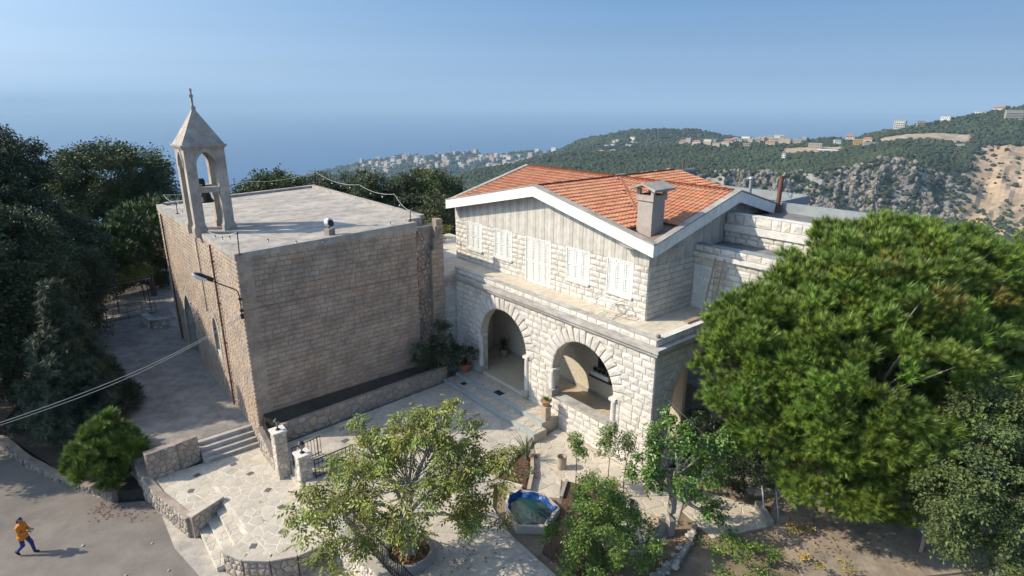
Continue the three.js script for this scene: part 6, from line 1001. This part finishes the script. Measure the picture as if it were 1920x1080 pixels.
// a hill: columns [bearing, [[distance, height], ...]]
function hill(name, cols, nS, nF, rough, colorAt) {
  const pos = [], col = [], lerpCol = (s) => { let i = 0; while (i < cols.length - 2 && s > cols[i + 1][0]) i++; const t = Math.min(1, Math.max(0, (s - cols[i][0]) / (cols[i + 1][0] - cols[i][0]))), a = cols[i][1], b = cols[i + 1][1]; return a.map((p, k) => [p[0] + (b[k][0] - p[0]) * t, p[1] + (b[k][1] - p[1]) * t]); };
  const H = (s, u) => { const c = lerpCol(s), f = u * (c.length - 1), k = Math.min(c.length - 2, Math.floor(f)), t = f - k, F = c[k][0] + (c[k + 1][0] - c[k][0]) * t, y = c[k][1] + (c[k + 1][1] - c[k][1]) * t; const cb = name === 'near_ridge' && u > 0.2 && u < 0.43 && s > 0.15 && s < 0.74 ? Math.sin(((u - 0.2) / 0.23) * Math.PI) : 0; const p = far(s, F + cb * (26 * nz(s * 70, u * 5) + 12 * nz(s * 210, u * 20 + 4)), y); const w = Math.min(1, 4 * u * (1.02 - u)); if (name === 'near_ridge' && s > 0.74 && u > 0.1 && u < 0.62) p[1] += (13 * nz(s * 34 + 2 * nz(u * 9, 4), u * 4) + 4 * nz(s * 120, u * 12)) * Math.min(1, (s - 0.74) * 30); p[1] += rough * nz(p[0] / 90, p[2] / 90) * w + rough * 0.5 * nz(p[0] / 28, p[2] / 28) * w; return p; };
  const s0 = cols[0][0], s1 = cols[cols.length - 1][0], P = [];
  for (let j = 0; j <= nF; j++) for (let i = 0; i <= nS; i++) P.push(H(s0 + (s1 - s0) * (i / nS), j / nF));
  for (let j = 0; j < nF; j++) for (let i = 0; i < nS; i++) { const q = [j * (nS + 1) + i, j * (nS + 1) + i + 1, (j + 1) * (nS + 1) + i + 1, (j + 1) * (nS + 1) + i]; for (const k of [q[0], q[1], q[2], q[0], q[2], q[3]]) { pos.push(...P[k]); const jj = Math.floor(k / (nS + 1)), ii = k % (nS + 1); col.push(...colorAt(s0 + (s1 - s0) * (ii / nS), jj / nF, P[k])); } }
  const g = new THREE.BufferGeometry(); g.setAttribute('position', new THREE.Float32BufferAttribute(pos, 3)); g.setAttribute('color', new THREE.Float32BufferAttribute(col, 3)); g.computeVertexNormals();
  structure(name, uvBox(g, 0.05), new THREE.MeshStandardMaterial({ vertexColors: true, roughness: 1, map: T.weather }));
  return H;
}
const ridgeY = [[-0.3, -330, -380], [-0.2, -230, -300], [-0.089, -110, -117], [-0.027, -99, -101], [0.035, -92, -92], [0.088, -84, -80], [0.167, -81, -76], [0.254, -74, -67], [0.297, -72, -59], [0.385, -72, -59], [0.472, -70, -56], [0.558, -66, -50], [0.609, -56, -37], [0.642, -51, -31], [0.693, -45, -22], [0.726, -40, -15], [0.767, -33, -5], [0.824, -24, 7], [0.932, -12, 23], [1.15, 10, 55], [1.7, 30, 90]];
const isQuarry = (s, u) => s > 0.755 + 0.09 * nz(u * 14, 3) + 0.03 * nz(u * 60, 8) && s < 1.0 && u > 0.13 + 0.1 * nz(s * 50, 7) && u < 0.595 + 0.05 * nz(s * 70, 1);
const isDug = (s, u) => (s > 0.6 && s < 0.75 && u > 0.615 && u < 0.66) || (s > 0.445 && s < 0.545 && u > 0.6 && u < 0.655);
const Hr = hill('near_ridge', ridgeY.map(([s, a, b]) => { const k = Math.min(1, Math.max(0, (s - 0.62) / 0.12)), m = (p, q) => p + (q - p) * k; return [s, [[420, Math.min(-92, a - 20)], [600, m(Math.min(-112, a - 20), -128)], [715, m(Math.min(-117, a - 12), -121)], [775, m(a - 5, -92)], [830, m(a + 1, -69)], [960, m(a * 0.45 + b * 0.55, -47)], [1120, b], [1500, b - 130], [2300, b - 420]]]; }), 220, 110, 9, (s, u, p) => {
  const n = nz(p[0] / 30, p[2] / 30), m = nz(p[0] / 9, p[2] / 9);
  if (isQuarry(s, u)) { const k = nz(s * 60 + 3 * nz(u * 12, 6), u * 5) + 0.7 * nz(s * 300, u * 60), o = 0.5 + k; return [0.42 + 0.16 * o, 0.29 + 0.13 * o, 0.16 + 0.12 * o]; }
  if (isDug(s, u)) return [0.48, 0.36, 0.25];
  if (u > 0.235 && u < 0.385 && s > 0.18 && n * 0.7 + m * 0.6 + 0.5 * nz(s * 60, u * 8) > -0.1) { const k = 0.18 + 0.24 * (m + 0.5); return [k * 1.05, k * 0.97, k * 0.86]; }
  if (n > 0.27) return [0.15, 0.125, 0.09];
  return [0.036, 0.047, 0.02];
});
const Hm = hill('mid_hill', [[-0.06, -240, -230], [0.018, -172, -165], [0.07, -150, -137], [0.105, -126, -106], [0.139, -113, -90], [0.191, -98, -71], [0.252, -96, -69], [0.304, -100, -74], [0.357, -113, -90], [0.411, -129, -109], [0.491, -138, -121], [0.7, -150, -140]].map(([s, a, b]) => [s, [[1150, a - 60], [1500, a], [1900, b], [2500, b - 150], [3400, b - 420]]]), 90, 40, 10, (s, u, p) => (nz(p[0] / 50, p[2] / 50) > 0.2 ? [0.11, 0.1, 0.07] : [0.036, 0.047, 0.02]));
const Hh = hill('far_headland', [[-0.55, -500, -520], [-0.42, -450, -440], [-0.374, -405, -375], [-0.328, -388, -350], [-0.283, -364, -319], [-0.229, -338, -286], [-0.176, -318, -261], [-0.097, -312, -253], [-0.009, -313, -255], [0.079, -298, -236], [0.2, -290, -222]].map(([s, a, b]) => [s, [[1000, Math.min(-430, a - 60)], [1700, a - 60], [2400, a], [3200, b], [3900, b - 140], [5200, -640]]]), 110, 50, 22, (s, u, p) => { const n = nz(p[0] / 60, p[2] / 60); return n > 0.2 ? [0.2, 0.175, 0.13] : [0.05, 0.058, 0.034]; });
// woods on the hills: uneven crowns
function lump(seed, d = 1) { const r = mulberry(seed), g = new THREE.IcosahedronGeometry(1, d), p = g.attributes.position, key = {}; for (let i = 0; i < p.count; i++) { const k = [p.getX(i), p.getY(i), p.getZ(i)].map((v) => v.toFixed(3)).join(); key[k] ??= 0.72 + 0.5 * r(); const f = key[k]; p.setXYZ(i, p.getX(i) * f, p.getY(i) * f * 0.85, p.getZ(i) * f); } g.computeVertexNormals(); return uvBox(g.index ? g.toNonIndexed() : g); }
const LUMP = [lump(1), lump(2), lump(3)];
function woods(name, label, H, s0, s1, u0, u1, n, size, seed, keep, mt) {
  const r = mulberry(seed), list = [[], [], []], cols = [[], [], []], m4 = new THREE.Matrix4();
  for (let k = 0; k < n; k++) { const s = s0 + (s1 - s0) * r(), u = u0 + (u1 - u0) * r(), p = H(s, u); if (!keep(s, u, p, r)) continue; const pn = 1 + 1.1 * nz(p[0] / 70, p[2] / 70), z = size * (0.45 + 1.3 * Math.pow(r(), 2.5)), i = Math.floor(r() * 3); m4.compose(V(p[0], p[1] + z * 0.45, p[2]), new THREE.Quaternion().setFromAxisAngle(V(0, 1, 0), r() * 6.3), V(z, z * (0.8 + 0.4 * r()), z)); list[i].push(...m4.elements); const b = pn * (0.7 + 0.6 * r()), h = (r() - 0.5) * 0.3; cols[i].push(b * (1 + h), b, b * (1 - h)); }
  const gq = tag(group(name), label, 'wood', null, 'stuff');
  list.forEach((l, i) => { const im = new THREE.InstancedMesh(LUMP[i], mt, l.length / 16); im.instanceMatrix.array.set(l); im.instanceColor = new THREE.InstancedBufferAttribute(new Float32Array(cols[i]), 3); im.name = 'crowns'; im.userData.kind = 'stuff'; im.castShadow = im.receiveShadow = true; gq.add(im); });
}
const WM = mat([0.042, 0.06, 0.022], 0.9, T.weather, 0), RM = mat([0.27, 0.245, 0.21], 0.95, T.weather, 0);
const clear = (s, u) => isQuarry(s, u) || isDug(s, u);
woods('ridge_wood', 'dark scrub and trees covering the near ridge', Hr, -0.25, 1.15, 0.03, 0.76, 100000, 2.3, 501, (s, u, p, r) => (!clear(s, u) || (isQuarry(s, u) && r() < (u < 0.3 ? 0.25 : 0.035))) && (u > 0.4 ? nz(p[0] / 45, p[2] / 45) < 0.24 || r() < 0.4 : (u > 0.235 && u < 0.385 ? r() < 0.2 : nz(p[0] / 30, p[2] / 30) < 0.1 || r() < 0.5)), WM);
woods('mid_hill_wood', 'dark wood covering the middle hill', Hm, -0.06, 0.6, 0.05, 0.56, 26000, 3.6, 502, (s, u, p, r) => nz(p[0] / 50, p[2] / 50) < 0.2 || r() < 0.2, WM);
woods('headland_wood', 'hazy wood on the far headland', Hh, -0.5, 0.18, 0.05, 0.66, 20000, 7, 503, (s, u, p, r) => nz(p[0] / 60, p[2] / 60) < 0.1 || r() < 0.15, WM);
{ // limestone outcrops in the cliff band
  const r = mulberry(505), list = [], cols = [], m4 = new THREE.Matrix4(), q = new THREE.Quaternion();
  for (let k = 0; k < 7500; k++) { const s = 0.2 + 0.75 * r(), u = 0.24 + 0.16 * r(), p = Hr(s, u); if (isQuarry(s, u) || nz(p[0] / 22 + 3, p[2] / 22) + nz(s * 60, 2) * 0.5 < (s < 0.62 ? 0.02 : 0.1)) continue; const z = 1.1 + 3.6 * r() * r(); q.setFromEuler(new THREE.Euler(r() * 0.5, r() * 6.3, r() * 0.5)); m4.compose(V(p[0], p[1] + z * 0.3, p[2]), q, V(z, z * (0.8 + 1.3 * r()), z)); list.push(...m4.elements); const b = 0.7 + 0.6 * r(); cols.push(b, b * 0.97, b * 0.92); }
  const g = lump(9, 0), im = new THREE.InstancedMesh(g, RM, list.length / 16); im.instanceMatrix.array.set(list); im.instanceColor = new THREE.InstancedBufferAttribute(new Float32Array(cols), 3); im.name = 'cliff_rocks'; im.castShadow = im.receiveShadow = true; tag(im, 'pale limestone outcrops of the cliff', 'rocks', null, 'stuff'); scene.add(im);
}
// buildings on the hills
const wallC = [[0.56, 0.5, 0.42], [0.68, 0.64, 0.57], [0.46, 0.39, 0.31], [0.54, 0.43, 0.35], [0.42, 0.39, 0.35]].map((c) => mat(c, 0.9, T.mottle, 0)), winM = mat([0.05, 0.055, 0.06], 0.4, null, 0);
function building(name, label, s, F, w, d, h, o = {}) {
  const base = o.H ? o.H : null, y = o.y ?? (base ? heightAt(base, s, F) : 0), p = far(s, F, y), b = thing(name, label, 'building', [p[0], p[1] - 2, p[2]], o.turn ?? -1.0 - 0.45 * (Math.abs(Math.sin(s * 913.7))), o.group), m = o.mat || wallC[o.m ?? 0];
  part('wall', bx(-w / 2, w / 2, -3, h + 2, -d / 2, d / 2), m, b);
  if (o.roof === 'tile') { part('roof', solid([[-w * 0.55, h + 2, d * 0.58], [w * 0.55, h + 2, d * 0.58], [w * 0.55, h + 2, -d * 0.58], [-w * 0.55, h + 2, -d * 0.58], [-w * 0.25, h + 2 + d * 0.25, 0], [w * 0.25, h + 2 + d * 0.25, 0]], [[0, 1, 5, 4], [1, 2, 5], [2, 3, 4, 5], [3, 0, 4]]), M.tile[2], b); }
  else part('roof', [bx(-w / 2 - 0.3, w / 2 + 0.3, h + 2, h + 2.4, -d / 2 - 0.3, d / 2 + 0.3)], o.roofMat || M.cornice, b);
  if (o.floors) { const fh = h / o.floors, nw = Math.max(2, Math.round(w / 3.2)); for (let f = 0; f < o.floors; f++) { for (let k = 0; k < nw; k++) { const x = -w / 2 + (k + 0.5) * (w / nw); part('window', bx(x - 0.7, x + 0.7, 2 + f * fh + 0.9, 2 + f * fh + 2.4, d / 2 - 0.1, d / 2 + 0.06), winM, b); } const nd = Math.max(1, Math.round(d / 4)); for (let k = 0; k < nd; k++) { const z = -d / 2 + (k + 0.5) * (d / nd); part('window', bx(-w / 2 - 0.06, -w / 2 + 0.1, 2 + f * fh + 0.9, 2 + f * fh + 2.4, z - 0.7, z + 0.7), winM, b); } if (o.balcony && f) part('balcony', bx(-w / 2 - 0.2, w / 2 + 0.2, 2 + f * fh - 0.1, 2 + f * fh + 0.15, d / 2 + 0.06, d / 2 + 1.3), m, b); } }
  return b;
}
function heightAt(H, s, F) { let best = 0, bd = 1e9; for (let k = 0; k <= 400; k++) { const p = H(s, k / 400), f = (p[0] - EYE.x) * FH.x + (p[2] - EYE.z) * FH.z; if (Math.abs(f - F) < bd) { bd = Math.abs(f - F); best = p[1]; } } return best; }
const white = mat([0.78, 0.77, 0.73], 0.8, T.fine, 0), yellow = mat([0.62, 0.38, 0.09], 0.85, T.fine, 0);
// single buildings on the near ridge
building('apartment_block', 'white rounded apartment block highest on the skyline of the near ridge', 0.631, 1080, 17, 13, 17, { H: Hr, m: 1, floors: 5, balcony: true });
building('apartment_block', 'smaller grey apartment block right of the white one on the skyline', 0.664, 1090, 12, 11, 12, { H: Hr, m: 4, floors: 4, balcony: true });
building('skyline_villa', 'white villa on the skyline between the blocks and the right edge', 0.703, 1110, 15, 10, 9, { H: Hr, mat: white, floors: 2 });
building('unfinished_building', 'grey unfinished building at the right edge of the skyline', 0.812, 1060, 24, 16, 15, { H: Hr, m: 4, floors: 4, balcony: true });
building('skyline_villa', 'red roofed villa near the right edge of the skyline', 0.786, 1115, 16, 11, 7, { H: Hr, m: 1, roof: 'tile', floors: 2 });
building('skyline_villa', 'low pale villa left of the red roofed villa', 0.757, 1115, 15, 10, 5, { H: Hr, mat: white, floors: 1 });
building('yellow_house', 'yellow ochre house on the ridge plateau', 0.567, 985, 13, 11, 10, { H: Hr, mat: yellow, floors: 3 });
building('ridge_house', 'low red house beside the yellow house', 0.583, 1000, 14, 9, 6, { H: Hr, m: 3, roof: 'tile' });
building('white_shed', 'long white roofed shed on the ridge plateau', 0.52, 930, 29, 14, 5, { H: Hr, m: 4, roofMat: white });
building('ridge_house', 'tan flat house behind the white shed', 0.498, 985, 20, 12, 7, { H: Hr, m: 2, floors: 2 });
building('greenhouse_row', 'long low grey greenhouse right of the white shed', 0.602, 925, 42, 9, 3, { H: Hr, m: 4, roofMat: M.galv });
building('quarry_hut', 'grey hut with a hipped roof above the quarry', 0.735, 930, 12, 10, 3.5, { H: Hr, m: 4, roofMat: M.galv });
building('ridge_house', 'pale house with pink roof left of the white apartment block', 0.553, 1070, 14, 11, 9, { H: Hr, m: 1, roof: 'tile', floors: 2 });
building('ridge_house', 'white house below the pink roofed house', 0.533, 1020, 10, 9, 8, { H: Hr, mat: white, floors: 2 });
building('tower_block', 'lone grey tower block on the hill left of the village', 0.367, 1700, 14, 12, 24, { H: Hm, m: 4, floors: 7 });
building('stair_tower', 'small white stepped tower at the cliff edge', 0.449, 880, 5, 5, 9, { H: Hr, mat: white, floors: 3 });
{ // village on the plateau and the coastal town: many small buildings
  const r = mulberry(606);
  const ones = ['', 'first', 'second', 'third', 'fourth', 'fifth', 'sixth', 'seventh', 'eighth', 'ninth', 'tenth', 'eleventh', 'twelfth', 'thirteenth', 'fourteenth', 'fifteenth', 'sixteenth', 'seventeenth', 'eighteenth', 'nineteenth'], tens = ['', '', 'twent', 'thirt', 'fort', 'fift', 'sixt', 'sevent', 'eight', 'ninet'];
  const nth = (n) => (n >= 100 ? 'hundred' + (n > 100 ? ' and ' + nth(n - 100) : 'th') : n < 20 ? ones[n] : tens[Math.floor(n / 10)] + (n % 10 ? 'y-' + ones[n % 10] : 'ieth'));
  const rowOf = (n, name, text, H, s0, s1, F0, F1, w0, w1, d, h0, h1, tiles, grp, fl) => { const L = []; for (let k = 0; k < n; k++) L.push([s0 + (s1 - s0) * r(), F0 + (F1 - F0) * r()]); L.sort((p, q) => p[0] - q[0]); L.forEach(([s, F], i) => { const tl = r() < tiles, m = Math.floor(r() * 5), q = r(); building(name, ['tan', 'white', 'brown', 'pinkish', 'grey'][m] + (tl ? ' red roofed ' : ' flat roofed ') + text + ', ' + nth(i + 1) + ' from the left', s, F, w0 + (w1 - w0) * r(), d, h0 + (h1 - h0) * q * q, { H, m, floors: fl, group: grp, roof: tl ? 'tile' : '' }); }); };
  rowOf(26, 'village_house', 'building of the ridge village', Hr, 0.37, 0.48, 1030, 1115, 8, 17, 9, 6, 14, 0.12, 'village houses on the ridge', 2);
  rowOf(14, 'hamlet_house', 'house left of the ridge village', Hr, 0.27, 0.365, 1050, 1118, 8, 16, 8, 5, 11, 0.3, 'hamlet houses left of the village', 0);
  rowOf(12, 'slope_house', 'house on the middle hill slope', Hm, 0.12, 0.21, 1480, 1680, 9, 15, 9, 5, 10, 0.1, 'houses on the middle hill', 0);
  rowOf(180, 'town_building', 'building of the coastal town', Hh, -0.25, 0.12, 2780, 3200, 14, 30, 18, 8, 27, 0.12, 'buildings of the coastal town', 0);
  rowOf(34, 'outskirts_house', 'house below the coastal town', Hh, -0.3, 0.0, 2300, 2850, 11, 22, 12, 7, 14, 0.1, 'houses below the coastal town', 0);
  const c = building('domed_church', 'domed church rising over the left end of the coastal town', -0.175, 3130, 34, 26, 20, { H: Hh, m: 2 }); part('dome', new THREE.SphereGeometry(9, 14, 8, 0, 6.3, 0, 1.57).translate(0, 24, 0), wallC[2], c); part('bell_turret', bx(15, 21, -2, 42, -3, 3), wallC[3], c); part('bell_turret', bx(-21, -15, -2, 30, -3, 3), wallC[3], c);
  const mst = thing('radio_mast', 'thin tall mast above the coastal town', 'mast', far(-0.101, 3150, heightAt(Hh, -0.101, 3150))); part('mast', rod([0, 0, 0], [0, 52, 0], 1.1, 0.7, 6), M.mortarDark, mst);
}

renderer.render(scene, camera);
